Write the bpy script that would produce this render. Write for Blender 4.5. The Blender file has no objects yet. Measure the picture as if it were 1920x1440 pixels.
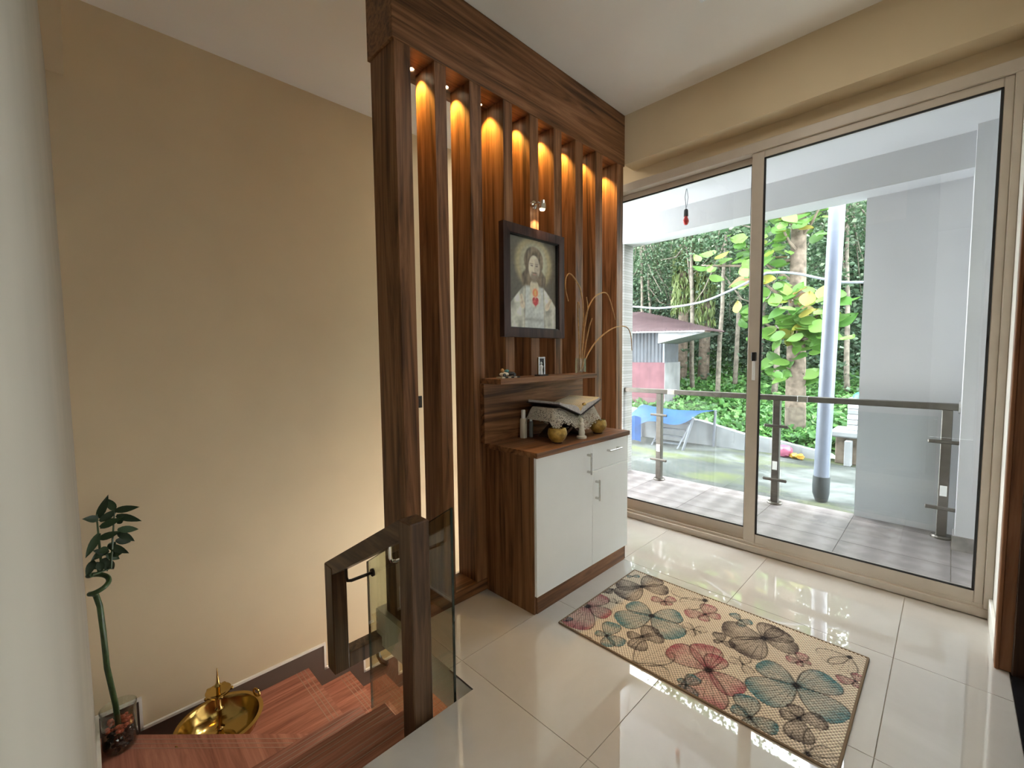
import bpy, bmesh, math, random
import numpy as np
from mathutils import Vector, Matrix
random.seed(7); rng = np.random.default_rng(7)
SC = bpy.context.scene; COL = SC.collection
# ------------------------------------------------------------------ camera, sky, lights, exposure
def R3(yaw, pitch, roll):
    f = Vector((-math.sin(yaw)*math.cos(pitch), math.cos(yaw)*math.cos(pitch), -math.sin(pitch)))
    r = Vector((math.cos(yaw), math.sin(yaw), 0)); u = r.cross(f)
    c, s = math.cos(roll), math.sin(roll)
    return c*r+s*u, -s*r+c*u, f
cam_d = bpy.data.cameras.new('camera'); cam = bpy.data.objects.new('camera', cam_d); COL.objects.link(cam)
r_, u_, f_ = R3(*[math.radians(a) for a in (45.214, 3.7405, -0.6087)])
cam.matrix_world = Matrix(((r_.x, u_.x, -f_.x, 0), (r_.y, u_.y, -f_.y, 0), (r_.z, u_.z, -f_.z, 1.4), (0, 0, 0, 1)))
cam_d.sensor_width = 36; cam_d.lens = 817.6/1920*36; cam_d.clip_start = .01; cam_d.clip_end = 300
SC.camera = cam
W = bpy.data.worlds.new('overcast_sky'); SC.world = W; W.use_nodes = True
bg = W.node_tree.nodes['Background']; bg.inputs[0].default_value = (.94, .97, 1, 1); bg.inputs[1].default_value = 10.0
SC.view_settings.view_transform = 'Standard'; SC.view_settings.look = 'None'
SC.view_settings.exposure = 0.8; SC.view_settings.gamma = 1; SC.view_settings.use_curve_mapping = False
cy = SC.cycles
cy.max_bounces = 8; cy.diffuse_bounces = 4; cy.glossy_bounces = 3; cy.transmission_bounces = 4; cy.adaptive_threshold = .05
cy.transparent_max_bounces = 24; cy.sample_clamp_indirect = 6; cy.caustics_reflective = True; cy.caustics_refractive = False
cy.use_denoising = True; cy.use_light_tree = False

# ------------------------------------------------------------------ materials
def mat(name): 
    m = bpy.data.materials.new(name); m.use_nodes = True
    return m, m.node_tree, m.node_tree.nodes['Principled BSDF']
def nd(nt, t, **k):
    n = nt.nodes.new(t)
    for a, b in k.items(): setattr(n, a, b)
    return n
def ramp(nt, src, stops):
    r = nd(nt, 'ShaderNodeValToRGB'); e = r.color_ramp.elements
    while len(e) < len(stops): e.new(.5)
    for q, (p, c) in zip(e, stops): q.position = p; q.color = (*c, 1)
    nt.links.new(src, r.inputs[0]); return r.outputs[0]
def bump(nt, b, src, s, d=.01):
    n = nd(nt, 'ShaderNodeBump'); n.inputs['Strength'].default_value = s; n.inputs['Distance'].default_value = d
    nt.links.new(src, n.inputs['Height']); nt.links.new(n.outputs[0], b.inputs['Normal'])
def coords(nt, scale=(1, 1, 1), rnd=0.0):
    t = nd(nt, 'ShaderNodeTexCoord'); m = nd(nt, 'ShaderNodeMapping'); m.inputs['Scale'].default_value = scale
    nt.links.new(t.outputs['Object'], m.inputs[0])
    if rnd:
        o = nd(nt, 'ShaderNodeObjectInfo'); v = nd(nt, 'ShaderNodeVectorMath', operation='SCALE'); v.inputs[0].default_value = (7, 3, 5)
        k = nd(nt, 'ShaderNodeMath', operation='MULTIPLY'); k.inputs[1].default_value = rnd
        nt.links.new(o.outputs['Random'], k.inputs[0]); nt.links.new(k.outputs[0], v.inputs[3]); nt.links.new(v.outputs[0], m.inputs[1])
    return m.outputs[0]
def noise(nt, vec, scale, detail=2, rough=.55, dist=0.0):
    n = nd(nt, 'ShaderNodeTexNoise'); n.inputs['Scale'].default_value = scale; n.inputs['Detail'].default_value = detail
    n.inputs['Roughness'].default_value = rough; n.inputs['Distortion'].default_value = dist
    nt.links.new(vec, n.inputs['Vector']); return n.outputs['Fac']
def plain(name, c, rough=.6, metal=0, spec=.5, var=.06, vs=6, bs=0.0, bsc=60):
    m, nt, b = mat(name); b.inputs['Roughness'].default_value = rough; b.inputs['Metallic'].default_value = metal
    b.inputs['Specular IOR Level'].default_value = spec
    v = coords(nt)
    c0 = tuple(max(0, x*(1-var)) for x in c); c1 = tuple(min(1, x*(1+var)) for x in c)
    nt.links.new(ramp(nt, noise(nt, v, vs), [(.3, c0), (.7, c1)]), b.inputs['Base Color'])
    if bs: bump(nt, b, noise(nt, v, bsc, 3), bs, .004)
    return m
def wood(name, axis, dark, mid, light, rough=.46, scale=1.0, cross=False, spec=.3):
    m, nt, b = mat(name); b.inputs['Roughness'].default_value = rough; b.inputs['Specular IOR Level'].default_value = spec
    s = [9*scale]*3; s[axis] = .55*scale
    v = coords(nt, s, 9.0)
    n1 = noise(nt, v, 1.3, 5, .62, 2.0)
    s2 = [60*scale]*3; s2[axis] = 1.6*scale
    n2 = noise(nt, coords(nt, s2, 5.0), 1.0, 3, .6)
    mx = nd(nt, 'ShaderNodeMath', operation='MULTIPLY_ADD'); mx.inputs[1].default_value = .35; mx.inputs[2].default_value = -.175
    nt.links.new(n2, mx.inputs[0])
    ad = nd(nt, 'ShaderNodeMath', operation='ADD'); nt.links.new(n1, ad.inputs[0]); nt.links.new(mx.outputs[0], ad.inputs[1])
    out = ad.outputs[0]
    nt.links.new(ramp(nt, out, [(.33, dark), (.5, mid), (.70, light)]), b.inputs['Base Color'])
    bump(nt, b, out, .12, .003); return m
def glass(name, tint, ior=1.45, rough=0.0, gl=1.0):
    m = bpy.data.materials.new(name); m.use_nodes = True; nt = m.node_tree; nt.nodes.clear()
    o = nd(nt, 'ShaderNodeOutputMaterial'); t = nd(nt, 'ShaderNodeBsdfTransparent'); t.inputs[0].default_value = (*tint, 1)
    g = nd(nt, 'ShaderNodeBsdfGlossy'); g.inputs['Roughness'].default_value = rough; fr = nd(nt, 'ShaderNodeFresnel'); fr.inputs[0].default_value = ior
    # Fresnel of a thin sheet must not flip on back faces
    ge = nd(nt, 'ShaderNodeNewGeometry'); fr2 = nd(nt, 'ShaderNodeFresnel'); fr2.inputs[0].default_value = 1/ior if False else ior
    mx = nd(nt, 'ShaderNodeMixShader'); k = nd(nt, 'ShaderNodeMath', operation='MULTIPLY'); k.inputs[1].default_value = gl
    lw = nd(nt, 'ShaderNodeLayerWeight'); lw.inputs[0].default_value = .5
    p = nd(nt, 'ShaderNodeMath', operation='POWER'); p.inputs[1].default_value = 4.0
    a = nd(nt, 'ShaderNodeMath', operation='MULTIPLY_ADD'); a.inputs[1].default_value = .9; a.inputs[2].default_value = .045
    nt.links.new(lw.outputs['Facing'], p.inputs[0]); nt.links.new(p.outputs[0], a.inputs[0]); nt.links.new(a.outputs[0], k.inputs[0])
    nt.links.new(k.outputs[0], mx.inputs[0]); nt.links.new(t.outputs[0], mx.inputs[1]); nt.links.new(g.outputs[0], mx.inputs[2])
    nt.links.new(mx.outputs[0], o.inputs[0])
    for x in (fr, fr2, ge): nt.nodes.remove(x)
    return m
def emis(name, c, s):
    m, nt, b = mat(name); b.inputs['Base Color'].default_value = (*c, 1); b.inputs['Emission Color'].default_value = (*c, 1); b.inputs['Emission Strength'].default_value = s
    return m
def vcol(name, rough=.8, spec=.3):
    m, nt, b = mat(name); a = nd(nt, 'ShaderNodeAttribute', attribute_name='Col'); nt.links.new(a.outputs['Color'], b.inputs['Base Color'])
    b.inputs['Roughness'].default_value = rough; b.inputs['Specular IOR Level'].default_value = spec; return m
def leafm(name, stops, trans=.35, rough=.5):
    m = bpy.data.materials.new(name); m.use_nodes = True; nt = m.node_tree; b = nt.nodes['Principled BSDF']; o = nt.nodes['Material Output']
    g = nd(nt, 'ShaderNodeNewGeometry'); oi = nd(nt, 'ShaderNodeObjectInfo')
    ad = nd(nt, 'ShaderNodeMath', operation='ADD'); fr = nd(nt, 'ShaderNodeMath', operation='FRACT')
    nt.links.new(g.outputs['Random Per Island'], ad.inputs[0]); nt.links.new(oi.outputs['Random'], ad.inputs[1]); nt.links.new(ad.outputs[0], fr.inputs[0])
    c = ramp(nt, fr.outputs[0], stops); nt.links.new(c, b.inputs['Base Color']); b.inputs['Roughness'].default_value = rough
    t = nd(nt, 'ShaderNodeBsdfTranslucent'); nt.links.new(c, t.inputs[0]); mx = nd(nt, 'ShaderNodeMixShader'); mx.inputs[0].default_value = trans
    nt.links.new(b.outputs[0], mx.inputs[1]); nt.links.new(t.outputs[0], mx.inputs[2]); nt.links.new(mx.outputs[0], o.inputs[0]); return m
M = {}
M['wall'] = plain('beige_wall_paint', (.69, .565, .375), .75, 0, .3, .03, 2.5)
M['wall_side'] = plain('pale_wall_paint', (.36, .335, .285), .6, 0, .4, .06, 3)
M['white_wall'] = plain('white_wall_paint', (.78, .75, .70), .7, 0, .3, .02, 3)
M['ceil'] = plain('ceiling_paint', (.88, .85, .79), .8, 0, .2, .02, 2)
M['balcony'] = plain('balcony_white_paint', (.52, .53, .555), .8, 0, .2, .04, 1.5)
WD, WM, WL = (.065, .026, .010), (.20, .088, .037), (.33, .16, .076)
M['wood_z'] = wood('walnut_laminate_upright', 2, WD, WM, WL)
M['wood_y'] = wood('walnut_laminate_lengthwise', 1, WD, WM, WL)
M['wood_x'] = wood('walnut_laminate_crosswise', 0, WD, WM, WL)
M['rail'] = wood('dark_rail_wood', 2, (.028, .014, .007), (.085, .045, .024), (.165, .095, .052), .35)
M['rail_x'] = wood('dark_rail_wood_lengthwise', 0, (.028, .014, .007), (.085, .045, .024), (.165, .095, .052), .35)
M['tread'] = wood('red_wood_look_tile', 1, (.25, .09, .056), (.42, .165, .11), (.56, .25, .17), .35)
M['tread_x'] = wood('red_wood_look_tile_turned', 0, (.25, .09, .056), (.42, .165, .11), (.56, .25, .17), .35)
M['groove'] = plain('pale_groove', (.42, .25, .18), .6)
M['skirt'] = plain('brown_skirting_tile', (.12, .09, .072), .4)
M['trimwhite'] = plain('white_skirting_edge', (.85, .82, .76), .5)
M['alu'] = plain('beige_powder_coated_aluminium', (.60, .53, .445), .38, 0, .5, .04, 8)
M['gasket'] = plain('black_rubber', (.012, .012, .013), .6)
M['white_lam'] = plain('white_laminate', (.84, .86, .85), .32, 0, .5, .01)
M['steel'] = plain('brushed_steel', (.62, .61, .59), .25, 1, .5, .04, 20)
M['darksteel'] = plain('weathered_steel', (.13, .12, .11), .42, 1, .5, .12, 20)
M['chrome'] = plain('chrome', (.8, .79, .77), .08, 1)
M['iron'] = plain('dark_bracket_metal', (.05, .042, .036), .35, .8)
M['pane'] = glass('door_glass', (.96, .98, .97))
M['railglass'] = glass('green_tinted_glass', (.85, .885, .78), 1.5, 0, 1.6)
M['balglass'] = glass('balcony_glass', (.965, .985, .99), 1.45, 0, .7)
M['jarglass'] = glass('clear_jar_glass', (.93, .95, .92), 1.45, 0, 1.5)
M['glassedge'] = plain('dark_green_glass_edge', (.01, .025, .022), .2)
M['brass'] = plain('polished_brass', (.50, .34, .11), .14, 1, .5, .1, 7)
M['gold'] = plain('gold_painted_shell', (.38, .235, .05), .42, .35, .5, .35, 45, .35, 70)
M['black'] = plain('black_plastic', (.012, .012, .012), .35)
M['frame'] = wood('dark_plum_frame_wood', 2, (.02, .01, .009), (.055, .028, .024), (.085, .048, .04), .3)
M['bamboo'] = plain('bamboo_green_stem', (.035, .075, .022), .4, 0, .5, .3, 30)
M['bleaf'] = leafm('dark_bamboo_leaf', [(0, (.012, .03, .012)), (1, (.03, .07, .025))], .15)
M['pebble'] = plain('black_pebble', (.02, .02, .024), .2, 0, .6, .5, 30)
M['redpebble'] = plain('red_gravel', (.5, .10, .05), .5, 0, .5, .35, 40)
M['stalk'] = plain('dried_golden_stalk', (.42, .23, .085), .55, 0, .4, .3, 40)
M['pipe'] = plain('grey_pvc', (.155, .175, .23), .35)
M['shoe'] = plain('dark_pipe_shoe', (.03, .037, .042), .5)
M['tarp'] = plain('blue_tarpaulin', (.012, .085, .28), .45, 0, .5, .25, 4)
M['maroon'] = plain('maroon_wall_paint', (.115, .055, .065), .7, 0, .2, .2, 3)
M['siding'] = plain('blue_grey_metal_sheet', (.062, .07, .083), .5, .2, .4, .2, 3)
M['roof'] = plain('faded_red_roof_sheet', (.17, .115, .125), .6, 0, .4, .15, 2)
M['plaster'] = plain('weathered_white_plaster', (.20, .207, .213), .8, 0, .2, .25, 2.5)
M['trunk'] = plain('pale_bark', (.125, .110, .09), .85, 0, .2, .45, 9, .5, 20)
M['trunk2'] = plain('brown_bark', (.115, .092, .072), .9, 0, .2, .45, 10, .6, 22)
M['teal'] = plain('teal_plastic', (.04, .19, .20), .4)
M['paper'] = plain('cream_paper', (.72, .62, .42), .7, 0, .2, .05, 20)
M['pageedge'] = plain('grey_page_edge', (.50, .47, .45), .7, 0, .2, .2, 80)
M['cover'] = plain('dark_book_cover', (.025, .016, .018), .5)
def lace():
    m = bpy.data.materials.new('crochet_lace'); m.use_nodes = True; nt = m.node_tree; b = nt.nodes['Principled BSDF']; b.inputs['Base Color'].default_value = (.72, .66, .55, 1); b.inputs['Roughness'].default_value = .95
    v = nd(nt, 'ShaderNodeTexVoronoi'); v.inputs['Scale'].default_value = 120; t = nd(nt, 'ShaderNodeTexCoord'); nt.links.new(t.outputs['Object'], v.inputs['Vector'])
    c = ramp(nt, v.outputs['Distance'], [(.26, (0, 0, 0)), (.38, (1, 1, 1))]); tr_ = nd(nt, 'ShaderNodeBsdfTransparent'); mx = nd(nt, 'ShaderNodeMixShader')
    nt.links.new(c, mx.inputs[0]); nt.links.new(tr_.outputs[0], mx.inputs[1]); nt.links.new(b.outputs[0], mx.inputs[2]); nt.links.new(mx.outputs[0], nt.nodes['Material Output'].inputs[0]); return m
M['lace'] = lace()
M['cream'] = plain('cream_plastic', (.66, .60, .48), .4)
M['redbulb'] = plain('red_lamp_glass', (.42, .03, .03), .2)
M['pink'] = plain('pink_plastic', (.26, .07, .12), .4); M['yellow'] = plain('yellow_plastic', (.30, .17, .02), .4)
M['granite'] = plain('black_granite', (.012, .012, .014), .12, 0, .5, .5, 80)
M['orange_wood'] = wood('orange_brown_casing_wood', 2, (.16, .06, .025), (.28, .12, .055), (.36, .17, .085), .35)
M['doordark'] = wood('dark_door_wood', 2, (.03, .015, .01), (.06, .03, .017), (.09, .05, .03), .35)
M['cable'] = plain('grey_cable', (.12, .13, .15), .5)
M['led'] = emis('led_lens', (1, .82, .52), 14)
M['stairfill'] = emis('stair_fill_diffuser', (1, .93, .80), 24)  # glow of the added stairwell fill light
M['panelfill'] = emis('fill_panel_diffuser', (1, .94, .84), 3.4)  # glow of the added fill panel over the rug
M['leaf_a'] = leafm('rubber_leaf', [(0, (.022, .055, .024)), (.5, (.050, .098, .048)), (.85, (.09, .145, .08)), (1, (.20, .25, .17))], .35)
M['leaf_b'] = leafm('dark_forest_leaf', [(0, (.022, .052, .028)), (.6, (.055, .102, .062)), (1, (.11, .165, .10))], .3)
M['leaf_t'] = leafm('bright_broad_leaf', [(0, (.045, .125, .022)), (.45, (.085, .19, .03)), (.78, (.13, .235, .055)), (.92, (.21, .215, .03)), (1, (.19, .11, .06))], .4)
M['leaf_g'] = leafm('ground_creeper_leaf', [(0, (.03, .10, .022)), (.6, (.07, .19, .045)), (1, (.16, .32, .09))], .3)
M['leaf_v'] = leafm('hanging_vine_leaf', [(0, (.07, .11, .03)), (1, (.20, .26, .09))], .3)
def soil():
    m, nt, b = mat('green_slope_soil'); v = coords(nt); nt.links.new(ramp(nt, noise(nt, v, 1.3, 8, .7), [(.35, (.03, .075, .02)), (.55, (.055, .14, .035)), (.75, (.10, .09, .055))]), b.inputs[0]); b.inputs['Roughness'].default_value = .95; return m
M['soil'] = soil()
def concrete():
    m, nt, b = mat('mossy_wet_concrete'); v = coords(nt, (1, 1, 1))
    a = ramp(nt, noise(nt, v, .9, 7, .65, .6), [(.36, (.032, .037, .034)), (.5, (.056, .061, .057)), (.62, (.12, .127, .122))])
    g = ramp(nt, noise(nt, coords(nt, (.7, 1.6, 1)), 1.1, 6, .6), [(.52, (0, 0, 0)), (.66, (1, 1, 1))])
    mx = nd(nt, 'ShaderNodeMix', data_type='RGBA'); nt.links.new(g, mx.inputs[0]); nt.links.new(a, mx.inputs[6]); mx.inputs[7].default_value = (.075, .088, .035, 1)
    nt.links.new(mx.outputs[2], b.inputs[0]); b.inputs['Specular IOR Level'].default_value = .15; b.inputs['Roughness'].default_value = .8; return m
M['concrete'] = concrete()
def floortile():
    m, nt, b = mat('polished_cream_tile'); v = coords(nt, (1, 1, 1), 4)
    nt.links.new(ramp(nt, noise(nt, v, 2.2, 5, .6, .8), [(.3, (.53, .492, .445)), (.7, (.595, .562, .515))]), b.inputs[0])
    b.inputs['Roughness'].default_value = .02; b.inputs['Specular IOR Level'].default_value = 1.0; b.inputs['IOR'].default_value = 1.75; return m
M['tile'] = floortile(); M['grout'] = plain('grey_brown_grout', (.36, .32, .26), .8)
def baltile():
    m, nt, b = mat('zigzag_print_tile'); t = nd(nt, 'ShaderNodeTexCoord'); sp = nd(nt, 'ShaderNodeSeparateXYZ'); nt.links.new(t.outputs['Object'], sp.inputs[0])
    def mth(op, a, c, d=None):
        n = nd(nt, 'ShaderNodeMath', operation=op)
        for i, q in enumerate((a, c, d)):
            if q is None: continue
            if isinstance(q, (int, float)): n.inputs[i].default_value = q
            else: nt.links.new(q, n.inputs[i])
        return n.outputs[0]
    k1 = mth('SINE', mth('ADD', mth('MULTIPLY', sp.outputs[0], 16), mth('MULTIPLY', sp.outputs[1], 19)), 0); k2 = mth('SINE', mth('SUBTRACT', mth('MULTIPLY', sp.outputs[0], 16), mth('MULTIPLY', sp.outputs[1], 19)), 0)
    k3 = mth('SINE', mth('MULTIPLY', sp.outputs[0], 32), 0)
    q2 = mth('ADD', mth('MULTIPLY', mth('ADD', mth('MULTIPLY', k1, k2), mth('MULTIPLY', k3, .6)), .28), mth('MULTIPLY', noise(nt, t.outputs['Object'], 14, 3), 1.0))
    nt.links.new(ramp(nt, q2, [(.2, (.135, .117, .117)), (.5, (.17, .149, .148)), (.85, (.225, .202, .20))]), b.inputs[0]); b.inputs['Roughness'].default_value = .4; return m
M['baltile'] = baltile()
def stone():
    m, nt, b = mat('stacked_stone_cladding'); t = nd(nt, 'ShaderNodeTexBrick'); v = coords(nt, (1, 1, 1))
    mp = nd(nt, 'ShaderNodeMapping'); mp.inputs['Rotation'].default_value = (math.pi/2, 0, 0); nt.links.new(v, mp.inputs[0]); nt.links.new(mp.outputs[0], t.inputs['Vector'])
    t.inputs['Color1'].default_value = (.15, .148, .142, 1); t.inputs['Color2'].default_value = (.21, .208, .203, 1); t.inputs['Mortar'].default_value = (.09, .088, .084, 1)
    t.inputs['Scale'].default_value = 1; t.inputs['Brick Width'].default_value = .12; t.inputs['Row Height'].default_value = .03; t.inputs['Mortar Size'].default_value = .002
    nt.links.new(t.outputs[0], b.inputs[0]); bump(nt, b, t.outputs[1], -.6, .01); b.inputs['Roughness'].default_value = .9; return m
M['stone'] = stone()
M['print'] = vcol('portrait_print', .35, .4)
M['rug'] = vcol('woven_rug_print', .95, .1)

# ------------------------------------------------------------------ builders
OFF = {}
def link(o, parent=None):
    COL.objects.link(o)
    if parent is not None: o.parent = parent
    return o
def tag(o, label, cat, group=None, kind=None):
    o['label'] = label; o['category'] = cat
    if group: o['group'] = group
    if kind: o['kind'] = kind
    return o
def thing(name, label, cat, loc=(0, 0, 0), group=None):
    o = bpy.data.objects.new(name, None); o.empty_display_size = .05; o.location = loc; link(o); OFF[o.name] = Vector(loc)
    return tag(o, label, cat, group)
def structure(name, loc=(0, 0, 0)):
    o = bpy.data.objects.new(name, None); o.location = loc; link(o); OFF[o.name] = Vector(loc); o['kind'] = 'structure'; return o
class MB:
    def __init__(s): s.b = bmesh.new()
    def box(s, lo, hi, bev=0):
        b = s.b; n0 = len(b.verts)
        r = bmesh.ops.create_cube(b, size=1)['verts']
        c = [(lo[i]+hi[i])/2 for i in range(3)]; d = [hi[i]-lo[i] for i in range(3)]
        for v in r: v.co = Vector((c[0]+v.co.x*d[0], c[1]+v.co.y*d[1], c[2]+v.co.z*d[2]))
        if bev:
            es = list({e for v in r for e in v.link_edges}); bmesh.ops.bevel(b, geom=es, offset=bev, segments=1, affect='EDGES')
        return s
    def prism(s, pts, axis, a, c):
        # polygon in the plane normal to axis, extruded from a to c
        def P(p, t):
            q = list(p); q.insert(axis, t); return Vector(q)
        A = [s.b.verts.new(P(p, a)) for p in pts]; B = [s.b.verts.new(P(p, c)) for p in pts]
        s.b.faces.new(A); s.b.faces.new(B[::-1]); n = len(pts)
        for i in range(n): s.b.faces.new((A[i], B[i], B[(i+1) % n], A[(i+1) % n]))
        return s
    def tube(s, pts, rad, n=8, cap=True):
        pts = [Vector(p) for p in pts]; rads = rad if isinstance(rad, (list, tuple)) else [rad]*len(pts)
        rings = []; up = None
        for i, p in enumerate(pts):
            t = (pts[min(i+1, len(pts)-1)]-pts[max(i-1, 0)]).normalized()
            if up is None: up = t.orthogonal().normalized()
            up = (up-t*up.dot(t)).normalized(); w = t.cross(up)
            rings.append([s.b.verts.new(p+(up*math.cos(2*math.pi*k/n)+w*math.sin(2*math.pi*k/n))*rads[i]) for k in range(n)])
        for a, c in zip(rings, rings[1:]):
            for k in range(n): s.b.faces.new((a[k], a[(k+1) % n], c[(k+1) % n], c[k]))
        if cap: s.b.faces.new(rings[0][::-1]); s.b.faces.new(rings[-1])
        return s
    def lathe(s, c, prof, n=24, ax=2):
        rings = []
        for r, h in prof:
            ring = []
            for k in range(n):
                a = 2*math.pi*k/n; q = [max(r, 1e-5)*math.cos(a), max(r, 1e-5)*math.sin(a)]; q.insert(ax, h)
                ring.append(s.b.verts.new(Vector(c)+Vector(q)))
            rings.append(ring)
        for a, d in zip(rings, rings[1:]):
            for k in range(n): s.b.faces.new((a[k], a[(k+1) % n], d[(k+1) % n], d[k]))
        return s
    def blob(s, c, r, sub=1, jit=0):
        q = bmesh.ops.create_icosphere(s.b, subdivisions=sub, radius=1)['verts']
        r = r if isinstance(r, (list, tuple)) else (r,)*3
        for v in q: v.co = Vector(c)+Vector((v.co.x*r[0], v.co.y*r[1], v.co.z*r[2]))*(1+random.uniform(-jit, jit))
        return s
    def grid(s, f, nu, nv):
        vs = [[s.b.verts.new(Vector(f(i/nu, j/nv))) for j in range(nv+1)] for i in range(nu+1)]
        for i in range(nu):
            for j in range(nv): s.b.faces.new((vs[i][j], vs[i+1][j], vs[i+1][j+1], vs[i][j+1]))
        return s
    def build(s, name, m, parent=None, smooth=False, solid=0):
        off = OFF.get(parent.name, Vector()) if parent is not None else Vector()
        if solid: bmesh.ops.solidify(s.b, geom=s.b.faces[:], thickness=solid)
        bmesh.ops.recalc_face_normals(s.b, faces=s.b.faces)
        me = bpy.data.meshes.new(name)
        for v in s.b.verts: v.co -= off
        s.b.to_mesh(me); s.b.free(); me.materials.append(M[m] if isinstance(m, str) else m)
        if smooth:
            me.polygons.foreach_set('use_smooth', [True]*len(me.polygons))
            try: me.set_sharp_from_angle(angle=math.radians(40))
            except Exception: pass
        o = bpy.data.objects.new(name, me); link(o, parent); OFF[o.name] = off
        return o
def box(name, m, parent, lo, hi, bev=0): return MB().box(lo, hi, bev).build(name, m, parent)
def sbox(name, m, lo, hi, bev=0):
    o = box(name, m, None, lo, hi, bev); o['kind'] = 'structure'; return o
def npmesh(name, V, Fc, m, parent=None):
    off = OFF.get(parent.name, Vector()) if parent is not None else Vector()
    me = bpy.data.meshes.new(name); V = np.asarray(V, float)-np.array(off); me.from_pydata(V.tolist(), [], np.asarray(Fc).tolist()); me.materials.append(M[m])
    o = bpy.data.objects.new(name, me); link(o, parent); OFF[o.name] = off; return o
def share(src, name, parent, loc, rot=(0, 0, 0), sc=(1, 1, 1)):
    o = bpy.data.objects.new(name, src); link(o, parent); o.location = Vector(loc)-OFF.get(parent.name, Vector()) if parent is not None else loc
    o.rotation_euler = rot; o.scale = sc; return o

# ------------------------------------------------------------------ room shell
XB, ZC = -3.325, 3.30
ST = 1.107
sbox('wall_back', 'wall', (XB-.15, -.2, -3.4), (XB, 3.56, ZC+.1))
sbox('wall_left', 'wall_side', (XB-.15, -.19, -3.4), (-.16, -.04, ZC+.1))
sbox('ceiling', 'ceil', (XB-.15, -3.2, ZC), (3.2, 3.56, ZC+.12))
sbox('trim_1', 'wall', (XB, -.04, 2.885), (-.42, .028, ZC))                       # beam along the left wall
sbox('trim_2', 'wall', (-1.92, 3.20, 2.92), (.2, 3.36, ZC))                        # dropped beam over the sliding door
sbox('wall_door', 'wall', (-2.2, 3.36, 2.81), (.35, 3.5, ZC))
sbox('wall_right', 'white_wall', (.2, 2.86, 0), (.35, 3.5, ZC))
# end wall of the stairwell with an opening for the added window
we = structure('wall_end')
box('panel', 'white_wall', we, (XB, 3.36, -3.4), (-2.2, 3.5, .8)); box('panel', 'white_wall', we, (XB, 3.36, 2.85), (-2.2, 3.5, ZC))
box('panel', 'white_wall', we, (XB, 3.36, .8), (-3.2, 3.5, 2.85)); box('panel', 'white_wall', we, (-2.32, 3.36, .8), (-2.2, 3.5, 2.85))
w2 = structure('added_window_2', (-2.76, 3.43, .8))  # unseen window, added to bring daylight onto the stairwell wall
for lo, hi in (((-3.2, 3.40, .8), (-3.15, 3.46, 2.85)), ((-2.37, 3.40, .8), (-2.32, 3.46, 2.85)), ((-3.15, 3.40, .8), (-2.37, 3.46, .85)), ((-3.15, 3.40, 2.80), (-2.37, 3.46, 2.85)), ((-2.78, 3.40, .85), (-2.74, 3.46, 2.80))):
    box('frame_bar', 'alu', w2, lo, hi, .003)
for a, b in ((-3.15, -2.78), (-2.74, -2.37)): box('pane', 'pane', w2, (a, 3.428, .85), (b, 3.432, 2.80))
# hall behind the camera
sbox('wall_hall', 'white_wall', (-.57, -3.2, 0), (-.42, -.19, ZC)); sbox('wall_hall_side', 'white_wall', (3.05, -3.2, 0), (3.2, 3.5, ZC))
wr = structure('wall_rear')
for lo, hi in (((-.57, -3.35, 0), (3.2, -3.2, .8)), ((-.57, -3.35, 2.5), (3.2, -3.2, ZC)), ((-.57, -3.35, .8), (1.4, -3.2, 2.5)), ((2.8, -3.35, .8), (3.2, -3.2, 2.5))): box('panel', 'white_wall', wr, lo, hi)
w3 = structure('added_window_3', (2.1, -3.28, .8))  # window added behind the camera to let in more daylight
for lo, hi in (((1.4, -3.3, .8), (1.46, -3.24, 2.5)), ((2.74, -3.3, .8), (2.8, -3.24, 2.5)), ((1.46, -3.3, .8), (2.74, -3.24, .86)), ((1.46, -3.3, 2.44), (2.74, -3.24, 2.5)), ((2.07, -3.3, .86), (2.13, -3.24, 2.44))): box('frame_bar', 'alu', w3, lo, hi, .003)
for a, b in ((1.46, 2.07), (2.13, 2.74)): box('pane', 'pane', w3, (a, -3.272, .86), (b, -3.268, 2.44))
# right wall: doorway with casing, leaf and granite threshold
sbox('wall_right_lintel', 'white_wall', (.2, .5, 2.25), (.35, 2.86, ZC)); sbox('wall_right_near', 'white_wall', (.2, -.19, 0), (.35, .5, ZC))
d2 = structure('door_2', (.27, 2.8, 0))
box('jamb', 'orange_wood', d2, (.195, 2.80, 0), (.36, 2.862, 2.25), .004); box('architrave', 'orange_wood', d2, (.185, 2.795, 0), (.2, 2.865, 2.30), .003)
box('stop', 'doordark', d2, (.235, 2.775, 0), (.30, 2.80, 2.25), .003); box('door_leaf', 'doordark', d2, (.30, 1.9, .005), (.34, 2.775, 2.24), .003)
box('jamb', 'orange_wood', d2, (.195, .5, 0), (.36, .56, 2.25), .004); box('head', 'orange_wood', d2, (.195, .56, 2.19), (.36, 2.8, 2.25), .004)
sbox('floor_threshold', 'granite', (.23, .56, -.04), (.36, 2.80, .004))
sbox('floor_hall', 'grout', (-.42, -3.2, -.16), (3.2, -.04, -.002)); sbox('floor_side_room', 'granite', (.36, -.04, -.16), (3.2, 3.5, -.002))
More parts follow.
